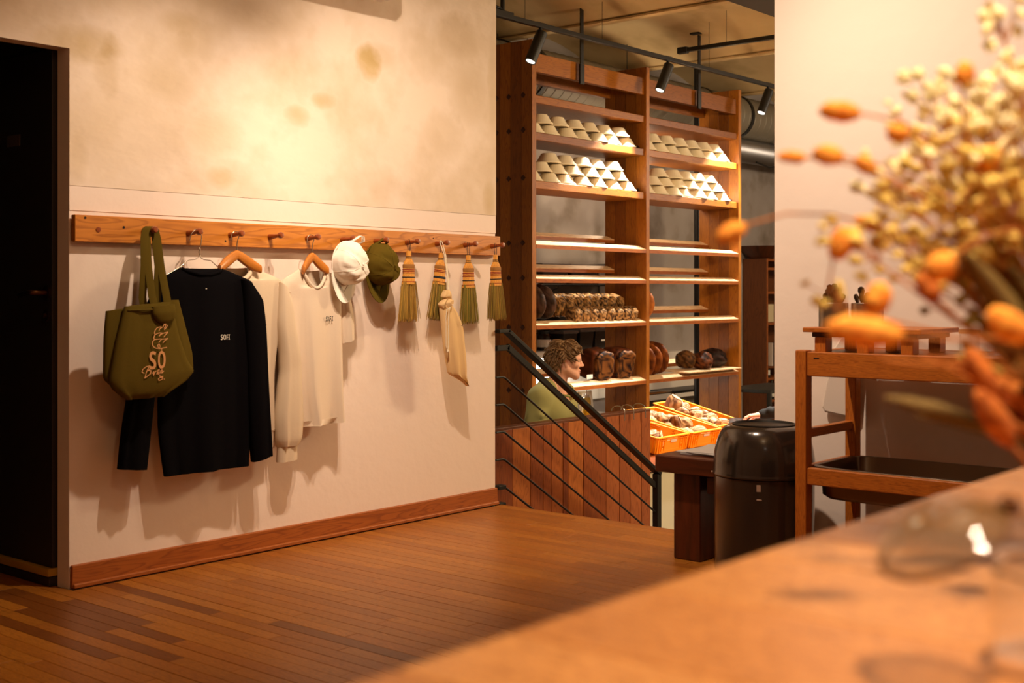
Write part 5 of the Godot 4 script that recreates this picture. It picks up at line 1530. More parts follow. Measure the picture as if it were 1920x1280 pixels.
	for k in 13:
		var u := -1.0 + k / 6.0
		rib.append(Vector3(3.632 + 0.072 * u, 1.222 - 0.086 * (1.0 - u * u), -d + 0.004 + 0.022 * sqrt(maxf(0.0, 1.0 - u * u))))
	part(bd, "neck_rib", M.new().tube(rib, 0.008, 8), tee)
	wood_hanger("wooden hanger carrying the cream T-shirt", 3.621, 4.215, 0.07, 0.062)

func wood_hanger(label: String, x: float, d: float, half: float, drop: float) -> void:
	var o := thing("coat_hanger", label, "hanger")
	var wire = mats["hanger wire"]
	part(o, "hook", M.new().tube([v3(x - 0.03, 1.335, d), v3(x - 0.026, 1.36, d), v3(x - 0.012, 1.372, d), v3(x + 0.004, 1.370, d), v3(x + 0.012, 1.354, d), v3(x + 0.004, 1.335, d), v3(x, 1.318, d), v3(x, 1.285, d)], 0.0022, 8), wire)
	for s in [-1.0, 1.0]:
		var rings := []
		for i in 9:
			var u := i / 8.0
			var cx = x + s * half * u
			var top := 1.294 - drop * pow(u, 1.35)
			var ht := lerpf(0.040, 0.034, u) + 0.012 * sin(u * PI)
			var ring := PackedVector3Array()
			for k in 10:
				var a := TAU * k / 10.0
				ring.append(Vector3(cx, top - ht * 0.5 + ht * 0.5 * spow(sin(a), 0.7), -d + 0.022 * u * u + 0.0115 * spow(cos(a), 0.7)))
			rings.append(ring)
		part(o, "arm", M.new().loft(rings, true, true), mat("hanger wood"))

func caps() -> void:
	cap("white cotton cap hanging by its back strap beside the olive cap", v3(3.785, 1.250, 4.188), fabric("cap white", Color(0.95, 0.92, 0.87)), peg_x(6), 3, -0.16, 1.0, mats["print navy"])
	cap("olive green cotton cap hanging by its back strap beside the white cap", v3(4.043, 1.250, 4.252), fabric("cap olive", Color(0.36, 0.30, 0.10)), peg_x(7), 12, 0.02, 1.0, mats["print white"])

func cap(label: String, c: Vector3, m: Material, px: float, sd: int, lean: float, scale_: float, print_mat: Material) -> void:
	var o := thing("cap", label, "cap", c)
	o.rotation.z = lean
	var f := FastNoiseLite.new()
	f.seed = sd; f.frequency = 16.0; f.fractal_octaves = 2
	# crown: a slumped dome standing out from the wall, opening towards the wall
	var rings := []
	var shape := func(a: float, b: float) -> Vector3:
		var rr := pow(maxf(cos(b), 0.0), 0.55)
		var p := Vector3(0.080 * rr * cos(a), 0.100 * rr * sin(a), 0.012 + 0.105 * pow(sin(b), 0.85))
		# the back panel hangs slack: soft slanting folds between rim and top, none across the top itself
		var w := sin(b) * cos(b) * 2.0
		for q in [[0.030, -0.35, 0.010, 0.012], [-0.012, 0.25, 0.009, 0.009], [-0.050, 0.7, 0.008, 0.007]]:
			var line: float = p.y - q[0] - q[1] * p.x
			p.z -= q[3] * exp(-pow(line / q[2], 2.0)) * w
			p.z += q[3] * 0.5 * exp(-pow((line + 0.02) / 0.012, 2.0)) * w
		p.y -= 0.018 * sin(b) * sin(b)
		p.x *= 1.0 - 0.18 * smoothstep(0.0, 0.1, p.y)
		return p + Vector3(cos(a), sin(a), 0.4) * f.get_noise_3dv(p) * 0.006
	for i in 19:
		var b := (PI / 2) * i / 18.0
		var ring := PackedVector3Array()
		for k in 48:
			ring.append(shape.call(TAU * k / 48.0, b))
		rings.append(ring)
	part(o, "crown", M.new().loft(rings, false, true), m)
	for k in 6:
		var pts := []
		for i in 11:
			pts.append(shape.call(TAU * (k + 0.5) / 6.0, (PI / 2) * (0.04 + 0.94 * i / 10.0)) + Vector3(0, 0, 0.0004))
		part(o, "panel_seam", M.new().tube(pts, 0.0013, 5), m)
	part(o, "top_button", M.new().ball(Vector3(0, -0.008, 0.128), Vector3(0.007, 0.007, 0.004), 10, 6), m)
	# sweatband edge
	var ring2 := []
	for k in 33:
		var a := TAU * k / 32.0
		ring2.append(Vector3(0.081 * cos(a), 0.097 * sin(a), 0.012))
	part(o, "sweatband", M.new().tube(ring2, 0.004, 6, false), m)
	# peak: a curved tongue below the lower rim
	var rows := []
	for i in 9:
		var u := i / 8.0
		var up := PackedVector3Array()
		var n := 21
		for k in n:
			var s := -1.0 + 2.0 * k / (n - 1)
			var ln := 0.086 * pow(maxf(cos(s * PI / 2), 0.0), 0.5)
			up.append(Vector3(0.0805 * sin(s * 1.3), -0.096 * cos(s * 1.3) - ln * u, 0.014 + 0.022 * (1.0 - s * s) * u - 0.004 * u))
		for k in n:
			up.append(up[n - 1 - k] - Vector3(0, 0, 0.0035))
		rows.append(up)
	part(o, "peak", M.new().loft(rows, true, true), m)
	# strap over the peg
	var top := Vector3(px, PEG_Y + 0.013, -4.205) - c
	top = Basis(Vector3.BACK, -lean) * top
	part(o, "strap", ribbon(M.new(), [Vector3(-0.03, 0.085, 0.012), Vector3(top.x - 0.018, top.y - 0.02, 0.03), Vector3(top.x - 0.008, top.y, 0.055), Vector3(top.x + 0.006, top.y - 0.001, 0.06), Vector3(top.x + 0.02, top.y - 0.02, 0.05), Vector3(0.03, 0.085, 0.016)], Vector3(0, 0, 0.02), 0.003), m)
	part(o, "stitched_logo", M.new().box(Vector3(0.048, 0.066, 0.056), Vector3(0.018, 0.006, 0.002), 0.0005, 0, Transform3D(Basis(Vector3.UP, 0.5), Vector3(0.0, 0, 0.005))), print_mat)

func brooms() -> void:
	var straw := mat("broom straw", Color(0.93, 0.70, 0.33), 0.7)
	straw.albedo_texture = noise_tex(31, 0.02, 256, [[0.0, Color(0.75, 0.62, 0.4)], [0.5, Color(1, 0.95, 0.85)], [1.0, Color(0.85, 0.75, 0.55)]], 4)
	straw.uv1_scale = Vector3(8, 1.2, 1)
	var fib := mat("broom fibres", Color.WHITE, 0.75)
	fib.vertex_color_use_as_albedo = true
	var red := mat("thread red", Color(0.55, 0.09, 0.04), 0.7)
	var blk := mat("thread black", Color(0.05, 0.035, 0.03), 0.7)
	var names := ["straw hand broom nearest the olive cap, mostly golden", "straw hand broom with a blue-black band, half behind the cloth pouch", "straw hand broom right beside the cloth pouch's tip side, greenish bristles", "straw hand broom at the very corner of the wall"]
	var at := [[4.222, 1.316, 0.0, 1.0, 0.35], [4.448, 1.312, 0.10, 0.98, 0.6], [4.646, 1.305, -0.02, 1.02, 0.85], [4.855, 1.312, -0.03, 1.0, 0.6]]
	for b in 4:
		var q = at[b]
		var o := thing("hand_broom", names[b], "broom", v3(q[0], q[1], 4.215), 0.0, "straw hand brooms on the peg rail")
		o.rotation.z = -q[2]
		var r := RandomNumberGenerator.new()
		r.seed = 50 + b
		var s: float = q[3]
		var prof := [[0.0105, 0.0], [0.0125, -0.004], [0.0125, -0.03], [0.017, -0.042], [0.03, -0.056], [0.034, -0.068], [0.036, -0.09], [0.039, -0.14], [0.043, -0.16]]
		var rings := []
		for p in prof:
			var ring := PackedVector3Array()
			for k in 24:
				var a := TAU * k / 24.0
				ring.append(Vector3(p[0] * s * spow(cos(a), 0.85), p[1] * s, minf(p[0], 0.017) * 0.85 * spow(sin(a), 0.85)))
			rings.append(ring)
		var hd := part(o, "straw_head", M.new().loft(rings, true, true, false, 1.0, 4.0), straw)
		var band := func(called: String, y: float, hw: float, h: float, mm: Material) -> void:
			var rr := []
			for e in [[-h, 0.0], [-h * 0.6, 0.0016], [h * 0.6, 0.0016], [h, 0.0]]:
				var ring := PackedVector3Array()
				for k in 24:
					var a := TAU * k / 24.0
					ring.append(Vector3((hw * s + e[1]) * spow(cos(a), 0.85), (y + e[0]) * s, (minf(hw, 0.017) * 0.86 + e[1]) * spow(sin(a), 0.85)))
				rr.append(ring)
			part(hd, called, M.new().loft(rr, true, true), mm)
		band.call("thin_binding", -0.028, 0.0128, 0.0016, blk)
		band.call("thin_binding", -0.035, 0.0135, 0.0016, blk)
		band.call("woven_binding", -0.074, 0.0348, 0.010, mat("woven straw", Color(0.62, 0.42, 0.18), 0.8))
		for k in (3 if b != 1 else 2):
			band.call("red_binding", -0.090 - 0.0075 * k, 0.0363 + 0.0006 * k, 0.0017, red)
		if b == 1: band.call("blue_binding", -0.125, 0.0383, 0.006, mat("thread blue", Color(0.06, 0.06, 0.10), 0.7))
		else: band.call("black_binding", -0.126, 0.0385, 0.0026, blk)
		band.call("red_binding", -0.147, 0.0405, 0.0012, red)
		# bristles
		var br := M.new()
		br.use_c = true
		for k in 230:
			var u := r.randf_range(-1, 1)
			var wv := r.randf_range(-1, 1)
			var x0 := u * 0.040 * s
			var x1: float = u * (0.062 + r.randf_range(-0.003, 0.004)) * s
			var y1: float = -(0.335 + r.randf_range(-0.014, 0.008)) * s
			var gr: float = clampf(q[4] * (0.35 + 0.9 * r.randf()), 0, 1)
			br.tint = Color(0.88, 0.64, 0.28).lerp(Color(0.60, 0.57, 0.18), gr).darkened(r.randf_range(0, 0.4)).srgb_to_linear()
			var z0 := wv * 0.012
			br.tube([Vector3(x0, -0.145 * s, z0), Vector3(lerpf(x0, x1, 0.5) + r.randf_range(-0.002, 0.002), lerpf(-0.145 * s, y1, 0.5), wv * 0.016), Vector3(x1, y1, wv * 0.02)], [0.0016, 0.0015, 0.0009], 4, false)
		var bm := part(o, "bristles", br, fib)
		bm.set_meta("kind", "stuff")
		var dx := 0.014
		var dy: float = PEG_Y + 0.014 - q[1]
		part(o, "hanging_cord", M.new().tube([Vector3(-0.006, -0.004, 0), Vector3(-0.008, dy * 0.5, 0), Vector3(-dx * 0.4, dy, 0), Vector3(dx * 0.4, dy, 0), Vector3(0.009, dy * 0.5, 0.002), Vector3(0.006, -0.004, 0.002)], 0.0013, 6), blk)
	# ----- drawstring pouch on the ninth peg -----
	var linen := fabric("linen", Color(0.90, 0.77, 0.57))
	var o := thing("cloth_pouch", "narrow cream drawstring cloth pouch hanging before the second broom", "pouch")
	var d := 4.165
	part(o, "bag", cloth(M.new(), [[4.432, 1.066, 0.022, 0.05, 0.016, 0.0], [4.430, 1.05, 0.040, 0.0, 0.02, 0.0], [4.446, 1.02, 0.058, -0.05, 0.022, 0.0], [4.472, 0.95, 0.072, -0.05, 0.024, 0.0], [4.488, 0.85, 0.072, -0.05, 0.024, 0.0], [4.504, 0.76, 0.069, -0.1, 0.022, 0.0], [4.512, 0.712, 0.064, -0.14, 0.018, 0.0], [4.538, 0.688, 0.043, -0.25, 0.014, 0.0], [4.566, 0.668, 0.016, -0.3, 0.008, 0.0], [4.580, 0.652, 0.004, -0.3, 0.004, 0.0]], d, 0.016, 3.0, 32), linen)
	part(o, "gathered_mouth", cloth(M.new(), [[4.425, 1.128, 0.018, 0.2, 0.012, 0.0], [4.43, 1.115, 0.024, -0.2, 0.018, 0.0], [4.424, 1.098, 0.03, 0.1, 0.02, 0.0], [4.434, 1.085, 0.022, -0.1, 0.016, 0.0], [4.42, 1.07, 0.044, 0.25, 0.026, 0.0], [4.424, 1.052, 0.038, 0.3, 0.024, 0.0]], d - 0.004, 0.02, 7.0, 28), linen)
	var cord := mat("cord white", Color(0.93, 0.88, 0.78), 0.8)
	part(o, "drawcord", M.new().tube([v3(4.43, 1.06, d - 0.02), v3(4.438, 1.2, d + 0.0), v3(4.434, 1.3, d + 0.015), v3(4.428, 1.362, 4.205), v3(4.436, 1.373, 4.205), v3(4.446, 1.362, 4.205), v3(4.443, 1.3, d + 0.015), v3(4.442, 1.2, d), v3(4.436, 1.06, d - 0.02)], 0.0026, 6), cord)
	part(o, "cord_end", M.new().tube([v3(4.43, 1.045, d - 0.03), v3(4.40, 1.035, d - 0.034), v3(4.393, 1.0, d - 0.034), v3(4.396, 0.86, d - 0.032), v3(4.403, 0.838, d - 0.032), v3(4.41, 0.835, d - 0.032)], 0.0024, 6).tube([v3(4.43, 1.045, d - 0.03), v3(4.412, 1.032, d - 0.036), v3(4.408, 0.98, d - 0.036), v3(4.41, 0.86, d - 0.033), v3(4.41, 0.836, d - 0.032)], 0.0024, 6).ball(v3(4.408, 0.832, d - 0.032), Vector3(0.007, 0.008, 0.006), 10, 6), cord)
	part(o, "lettering", laid(lettering("S", 0.022, 0.8), Vector2(4.513, 0.962), func(x: float, y: float) -> float: return -d + 0.025, 0.006), mats["print navy"])
	tote()

func tote() -> void:
	var olive := fabric("olive canvas", Color(0.36, 0.30, 0.11))
	var o := thing("tote_bag", "dark olive canvas tote bag printed with pale stacked loaves and lettering", "bag")
	var d := 4.125
	var secs := [[2.728, 1.074, 0.103, 0.09, 0.016, 0.0], [2.728, 1.05, 0.108, 0.07, 0.022, 0.0], [2.727, 0.95, 0.135, 0.03, 0.03, 0.0], [2.735, 0.85, 0.165, 0.03, 0.034, 0.0], [2.745, 0.80, 0.185, 0.06, 0.035, 0.0], [2.735, 0.765, 0.160, 0.05, 0.033, 0.0], [2.72, 0.735, 0.112, 0.04, 0.028, 0.0], [2.715, 0.715, 0.082, 0.02, 0.014, 0.0]]
	part(o, "bag_body", cloth(M.new(), secs, d, 0.012, 0.9, 40), olive)
	part(o, "gusset", cloth(M.new(), [[2.60, 1.052, 0.036, 0.12, 0.012, 0.0], [2.60, 0.95, 0.044, 0.05, 0.016, 0.0], [2.60, 0.82, 0.046, 0.0, 0.018, 0.0], [2.61, 0.77, 0.05, -0.35, 0.018, 0.0], [2.645, 0.725, 0.02, -0.5, 0.012, 0.0]], d + 0.026, 0.008, 2.0, 24), olive)
	part(o, "bag_flap", cloth(M.new(), [[2.845, 1.088, 0.034, 0.03, 0.010, 0.0], [2.86, 1.0, 0.045, 0.0, 0.014, 0.0], [2.89, 0.88, 0.05, 0.0, 0.016, 0.0], [2.90, 0.80, 0.045, 0.0, 0.016, 0.0]], d + 0.022, 0.006, 1.0, 24), olive)
	part(o, "hem_fold", M.new().tube([v3(2.632, 1.050, d - 0.012), v3(2.68, 1.052, d - 0.028), v3(2.74, 1.053, d - 0.032), v3(2.79, 1.05, d - 0.028), v3(2.828, 1.064, d - 0.012)], 0.004, 6), olive)
	# the drooping fold at the bag's mouth
	part(o, "mouth_fold", cloth(M.new(), [[2.775, 1.068, 0.05, 0.1, 0.012, 0.0], [2.778, 1.04, 0.052, 0.12, 0.018, 0.0], [2.785, 1.012, 0.040, 0.15, 0.014, 0.0], [2.79, 0.998, 0.018, 0.15, 0.006, 0.0]], d - 0.03, 0.006, 2.0, 24), olive)
	for k in 2:
		var dd: float = [4.128, 4.16][k]
		var xo: float = [0.0, -0.022][k]
		part(o, "strap", ribbon(M.new(), [v3(2.752 + xo, 1.035, dd - 0.028 + 0.02 * k), v3(2.748 + xo, 1.10, dd), v3(2.757 + xo * 0.7, 1.22, 4.17), v3(2.775 + xo * 0.5, 1.33, 4.205), v3(2.785 + xo * 0.4, 1.366, 4.212), v3(2.80 + xo * 0.4, 1.374, 4.214), v3(2.815 + xo * 0.4, 1.366, 4.212), v3(2.822 + xo * 0.4, 1.33, 4.205), v3(2.818 + xo * 0.5, 1.22, 4.175), v3(2.815 + xo, 1.10, dd + 0.004), v3(2.81 + xo, 1.05, dd - 0.02 + 0.02 * k)], Vector3(0.026, 0, 0.012), 0.004), olive)
	# print: stacked loaves, large letters, script underneath
	var front := func(x: float, y: float) -> float:
		var u := clampf((x - 2.735) / 0.16, -0.95, 0.95)
		return -d + 0.036 * pow(1.0 - u * u, 0.4) + fold_at(u, 0.5, 0.012, 0.9)
	var pm := mat("print sand", Color(0.85, 0.62, 0.40), 0.85)
	var pr := M.new()
	# coordinates below: u to the right and v down in tenths of the print's size
	var org := Vector2(2.705, 1.002)
	var k2 := 0.000212
	var pt := func(a: float, b: float) -> Vector2: return org + Vector2((a - 300) * k2 * 0.92, -(b - 140) * k2)
	var lines := [
		[[600, 225], [540, 212], [470, 225], [425, 270], [412, 320], [425, 350], [470, 330], [540, 318], [620, 330], [740, 310]],
		[[425, 350], [405, 385], [402, 420], [415, 435], [480, 432], [540, 428], [620, 436], [740, 425]],
		[[415, 435], [378, 470], [372, 520], [395, 565], [440, 592], [520, 602], [590, 598], [710, 585]],
		[[590, 600], [585, 650]],
		[[510, 285], [540, 240], [590, 225]], [[515, 378], [560, 335], [620, 330], [570, 350], [515, 378]], [[645, 395], [690, 350], [740, 320]],
		[[510, 490], [560, 450], [600, 432]], [[620, 505], [670, 455], [735, 432]], [[515, 515], [545, 560], [530, 590], [490, 585], [480, 540], [515, 515]],
		[[620, 215], [650, 170], [690, 165], [680, 205], [650, 240]], [[655, 265], [700, 225], [735, 185]],
		[[210, 1030], [165, 1010], [185, 960], [250, 915], [320, 905], [355, 930], [320, 970], [270, 985], [345, 990], [340, 1040], [280, 1085], [215, 1115]],
		[[300, 930], [250, 1020], [225, 1120]],
		[[375, 1040], [400, 1010], [395, 1075], [420, 1020], [450, 1000]],
		[[455, 1055], [510, 1020], [520, 975], [480, 990], [465, 1040], [490, 1060], [540, 1035]],
		[[590, 985], [555, 1000], [545, 1040], [580, 1045], [600, 985], [600, 1045], [640, 1010]],
		[[535, 1070], [540, 1110], [620, 1105], [610, 1150], [555, 1170], [505, 1170], [495, 1140], [540, 1125], [610, 1120]],
		[[645, 1150], [655, 1160]]]
	for l in lines:
		var pts := []
		for q in l: pts.append(pt.call(q[0], q[1]))
		stroke(pr, pts, 0.0034, front, 0.004)
	part(o, "loaf_print", pr, pm)
	part(o, "large_lettering", laid(lettering("SO", 0.066, 0.66), pt.call(500, 815), front, 0.004), pm)

func bench_and_bin() -> void:
	var bw := mat("bench wood")
	var o := thing("bench", "low dark reddish wooden bench at the head of the stair", "bench")
	part(o, "seat", M.new().box(v3(4.62, 0.402, 2.765), Vector3(0.50, 0.07, 0.29), 0.006, 2), bw)
	part(o, "leg", M.new().box(v3(4.62, 0.183, 2.79), Vector3(0.38, 0.366, 0.13), 0.005, 1), bw)
	part(o, "leg", M.new().box(v3(4.81, 0.183, 2.66), Vector3(0.06, 0.366, 0.08), 0.005, 1), bw)
	part(o, "stretcher", M.new().box(v3(4.62, 0.32, 2.68), Vector3(0.36, 0.07, 0.04), 0.004, 2), bw)
	for k in 3:
		tag(part(self, "paper_stack" if k == 0 else "loose_sheet", M.new().box(Vector3.ZERO, [Vector3(0.31, 0.008, 0.22), Vector3(0.30, 0.002, 0.21), Vector3(0.30, 0.002, 0.21)][k], 0.001), mat("newsprint", Color(0.62, 0.6, 0.6), 0.8), Transform3D(Basis(Vector3.UP, [0.1, -0.06, 0.22][k]), v3([4.615, 4.60, 4.62][k], 0.4415 + [0.0, 0.0055, 0.0075][k], [2.74, 2.75, 2.735][k]))), ["grey paper stack on the dark bench", "loose grey sheet on the paper stack, under the topmost one", "topmost skewed sheet on the bench's paper stack"][k], "paper")
	var bin := thing("waste_bin", "brown-black metal bin with a domed open top before the pier", "bin", v3(4.385, 0.0, 2.405))
	var bm := mat("bin metal", Color(0.20, 0.165, 0.14), 0.2, 0.3)
	bm.clearcoat_enabled = true
	bm.clearcoat = 0.6
	bm.clearcoat_roughness = 0.12
	part(bin, "body", M.new().lathe([Vector2(0, 0.02), Vector2(0.19, 0.02), Vector2(0.194, 0.03), Vector2(0.196, 0.40), Vector2(0.19, 0.402), Vector2(0, 0.402)], 56), bm)
	part(bin, "plinth", M.new().lathe([Vector2(0, 0), Vector2(0.186, 0), Vector2(0.186, 0.025), Vector2(0, 0.025)], 40), mat("black metal"))
	var prof := [Vector2(0.192, 0.402), Vector2(0.200, 0.404), Vector2(0.202, 0.409), Vector2(0.200, 0.415)]
	for k in 12:
		var a := PI / 2 * k / 11.0 * 0.62
		prof.append(Vector2(0.125 + 0.074 * pow(cos(a / 0.62), 0.9) if k < 11 else 0.125, 0.42 + 0.178 * sin(a / 0.62)))
	prof.append_array([Vector2(0.120, 0.598), Vector2(0.116, 0.592), Vector2(0.118, 0.52), Vector2(0.15, 0.45), Vector2(0.15, 0.44), Vector2(0, 0.44)])
	part(bin, "domed_lid", M.new().lathe(prof, 56), bm)
	part(bin, "rim_liner", M.new().lathe([Vector2(0.121, 0.596), Vector2(0.124, 0.602), Vector2(0.119, 0.604), Vector2(0.110, 0.58), Vector2(0.112, 0.575)], 48), mat("black metal"))
	var dir := Vector3(-0.83, 0, 0.56).normalized()
	var at0 := Basis(Vector3.UP, atan2(dir.x, dir.z))
	part(bin, "sticker", M.new().box(Vector3(-0.035, 0.374, 0.1925), Vector3(0.02, 0.026, 0.002), 0.0005, 0, Transform3D(at0, Vector3.ZERO)), mat("sticker", Color(0.72, 0.62, 0.55), 0.5))
	part(bin, "rivet", M.new().box(Vector3(-0.035, 0.33, 0.1925), Vector3(0.02, 0.005, 0.003), 0.001, 0, Transform3D(at0, Vector3.ZERO)), mat("sticker"))
	for s in [-1.0, 1.0]:
		part(bin, "rivet", M.new().ball(Vector3(0.2015 * s, 0.409, 0), Vector3(0.004, 0.004, 0.004), 8, 6, Transform3D(at0, Vector3.ZERO)), mat("sticker"))

func cart() -> void:
	var cw := mat("cart wood")
	var o := thing("serving_cart", "orange-brown wooden cutlery cart with an open frame below", "cart")
	var x0 := 4.19
	var x1 := 4.66
	var p0 := 2.17
	var p1 := 0.95
	for x in [x0 + 0.025, x1 - 0.025]:
		for p in [p0 - 0.0225, p1 + 0.0225]:
			part(o, "leg", M.new().box(v3(x, 0.4525, p), Vector3(0.05, 0.905, 0.045), 0.004, 1), cw)
	var mid := (p0 + p1) / 2
	var ln := p0 - p1 - 0.092
	for x in [x0 + 0.018, x1 - 0.018]:
		part(o, "apron", M.new().box(v3(x, 0.855, mid), Vector3(0.03, 0.09, ln), 0.004, 2), cw)
		part(o, "frame_rail", M.new().box(v3(x, 0.442, mid), Vector3(0.03, 0.062, ln), 0.004, 2), cw)
	for p in [p0 - 0.02, p1 + 0.02]:
		part(o, "apron", M.new().box(v3((x0 + x1) / 2, 0.855, p), Vector3(x1 - x0 - 0.102, 0.09, 0.03), 0.004, 0), cw)
		part(o, "frame_rail", M.new().box(v3((x0 + x1) / 2, 0.45, p), Vector3(x1 - x0 - 0.102, 0.05, 0.03), 0.004, 0), cw)
		part(o, "stretcher", M.new().box(v3((x0 + x1) / 2, 0.595, p), Vector3(x1 - x0 - 0.102, 0.035, 0.03), 0.004, 0), cw)
	part(o, "tabletop", M.new().box(v3((x0 + x1) / 2, 0.889, mid), Vector3(x1 - x0 - 0.066, 0.018, ln), 0.003, 2), cw)
	part(o, "burn_mark", M.new().box(v3(x0 + 0.0026, 0.877, 2.085), Vector3(0.002, 0.004, 0.022), 0.0005), mat("burn", Color(0.16, 0.07, 0.03), 0.8))
	# steel pan hung in the lower frame
	var pan := thing("steel_pan", "rectangular steel pan hung in the cart's lower frame", "pan", v3((x0 + x1) / 2, 0.0, 1.56))
	var rings := []
	for q in [[0.172, 0.53, 0.355], [0.19, 0.548, 0.37], [0.196, 0.553, 0.46], [0.215, 0.573, 0.473], [0.215, 0.573, 0.476], [0.193, 0.55, 0.476], [0.188, 0.545, 0.372], [0.17, 0.527, 0.36]]:
		var ring := PackedVector3Array()
		for k in 32:
			var a := TAU * k / 32.0
			ring.append(Vector3(q[0] * spow(cos(a), 0.22), q[2], q[1] * spow(sin(a), 0.22)))
		rings.append(ring)
	part(pan, "tray", M.new().loft(rings, true, true), mat("pan steel", Color(0.46, 0.40, 0.34), 0.3, 1.0))
	# raised wooden stand
	var st := thing("cutlery_stand", "small raised wooden stand on the cart carrying steel cutlery pots", "stand", v3(4.39, 0.898, 1.925))
	part(st, "board", M.new().box(Vector3(0, 0.082, 0), Vector3(0.36, 0.018, 0.45), 0.003, 2), cw)
	part(st, "board", M.new().box(Vector3(0, 0.064, 0), Vector3(0.31, 0.018, 0.40), 0.003, 2), mat("fir end"))
	for z in [-0.165, 0.0, 0.165]:
		for x in [-0.13, 0.12]:
			part(st, "foot_block", M.new().box(Vector3(x, 0.0275, z), Vector3(0.055, 0.055, 0.045), 0.003, 1), cw)
	# pots of cutlery
	var bs := mat("brushed steel")
	var potspots := [[4.35, 2.093, "steel cutlery pot nearest the pier, full of spoons"], [4.35, 1.963, "steel cutlery pot second from the pier, half full of spoons"], [4.50, 2.02, "empty steel cutlery pot at the back of the stand"]]
	var n := 0
	for k in 3:
		var q = potspots[k]
		var pot := thing("cutlery_pot", q[2], "pot", v3(q[0], 0.989, q[1]), 0.0, "steel cutlery pots on the cart")
		part(pot, "cylinder", M.new().lathe([Vector2(0, 0), Vector2(0.053, 0), Vector2(0.0545, 0.002), Vector2(0.0545, 0.088), Vector2(0.053, 0.09), Vector2(0.052, 0.088), Vector2(0.052, 0.004), Vector2(0, 0.004)], 36), bs)
		var cnt: int = [16, 9, 0][k]
		for j in cnt:
			var a := TAU * (j * 0.382)
			var rr := 0.038 * sqrt((j + 0.5) / cnt)
			var base := Vector3(q[0] + cos(a) * rr * 0.3, 0.996, -q[1] + sin(a) * rr * 0.3)
			var tip := Vector3(q[0] + cos(a) * rr * 1.12, 1.10 + rnd(0.01, 0.06) - rr * 0.5, -q[1] + sin(a) * rr * 1.12)
			n += 1
			var sp := thing("spoon", "steel spoon handle up in the %s cutlery pot, %s" % [["full", "half-full"][k], ["first", "second", "third", "fourth", "fifth", "sixth", "seventh", "eighth", "ninth", "tenth", "eleventh", "twelfth", "thirteenth", "fourteenth", "fifteenth", "sixteenth"][j] + " from the pot's centre"], "spoon", base, 0.0, "spoons in the cutlery pots")
			var d := tip - base
			var hd := d.normalized()
			var sd := hd.cross(Vector3(-0.8 + 0.5 * sin(a * 2.0), 0.1, 0.5 + 0.5 * cos(a * 3.0))).normalized()
			var up := sd.cross(hd)
			var rg := []
			for e in [[0.0, 0.003], [0.45, 0.0034], [0.70, 0.005], [0.80, 0.0095], [0.90, 0.0125], [0.97, 0.0105], [1.0, 0.004]]:
				var ring := PackedVector3Array()
				for m in 10:
					var b := TAU * m / 10.0
					ring.append(d * e[0] + sd * cos(b) * e[1] + up * sin(b) * 0.003)
				rg.append(ring)
			part(sp, "handle", M.new().loft(rg, true, true), mat("spoon steel", Color(0.42, 0.36, 0.31), 0.22, 1.0))
			part(sp, "spoon_bowl", M.new().ball(hd * 0.004, Vector3(0.008, 0.003, 0.008), 10, 6), mat("spoon steel"))
	# glass jars behind the flowers
	var gl := glass("clear glass", 0.12)
	for k in 3:
		var j := thing("glass_jar", ["short glass jar with a cork lid at the end of the stand", "wide clear glass jar on the cart, middle of three", "clear glass jar on the cart farthest from the pier"][k], "jar", v3(4.40 + 0.03 * k, 0.898, [1.60, 1.47, 1.33][k]))
		var r: float = [0.035, 0.055, 0.05][k]
		var h: float = [0.075, 0.10, 0.09][k]
		part(j, "glass_wall", M.new().lathe([Vector2(0, 0), Vector2(r, 0), Vector2(r, h), Vector2(r - 0.003, h), Vector2(r - 0.003, 0.004), Vector2(0, 0.004)], 28), gl)
		part(j, "lid", M.new().lathe([Vector2(0, h), Vector2(r + 0.002, h), Vector2(r + 0.002, h + 0.014), Vector2(0, h + 0.016)], 28), mat("cork", Color(0.72, 0.50, 0.30), 0.8) if k == 0 else gl)
	# white dustpan hung on the wall behind the cart
	var dp := thing("dustpan", "white plastic dustpan hanging on the wall behind the cart's near leg", "dustpan", v3(4.735, 0.0, 0.0))
	dp.position = v3(4.735, 0.62, 2.245)
	dp.rotation.x = 0.14
	var wp := mat("white plastic", Color(0.88, 0.84, 0.80), 0.35)
	part(dp, "pan", M.new().prism(PackedVector2Array([Vector2(-0.075, 0.02), Vector2(-0.06, 0.0), Vector2(0.06, 0.0), Vector2(0.075, 0.02), Vector2(0.06, 0.26), Vector2(0.03, 0.32), Vector2(-0.03, 0.32), Vector2(-0.06, 0.26)]), 0.03, Transform3D(Basis(Vector3.UP, PI / 2), Vector3(-0.018, 0, 0)), 0.008), wp)
	part(dp, "grip", M.new().tube([Vector3(-0.018, 0.30, 0), Vector3(-0.022, 0.36, 0), Vector3(-0.018, 0.44, 0)], [0.014, 0.012, 0.015], 12), wp)
	# wall box near the ceiling
	var ac := thing("wall_unit", "pale rounded box on the wall above the picture's top edge", "wall box")
	ac.set_meta("label", "pale rounded air unit high on the cream wall, only its underside showing")
	part(ac, "casing", M.new().box(v3(3.55, 2.66, 4.185), Vector3(1.12, 0.35, 0.21), 0.035), mat("unit white", Color(0.92, 0.88, 0.84), 0.5))
	part(ac, "air_slot", M.new().box(v3(3.5, 2.487, 4.14), Vector3(0.9, 0.01, 0.05), 0.002), mat("black metal"))

func glass(key: String, a: float) -> StandardMaterial3D:
	var m := mat(key, Color(0.97, 0.98, 0.96, a), 0.04)
	m.transparency = BaseMaterial3D.TRANSPARENCY_ALPHA
	return m

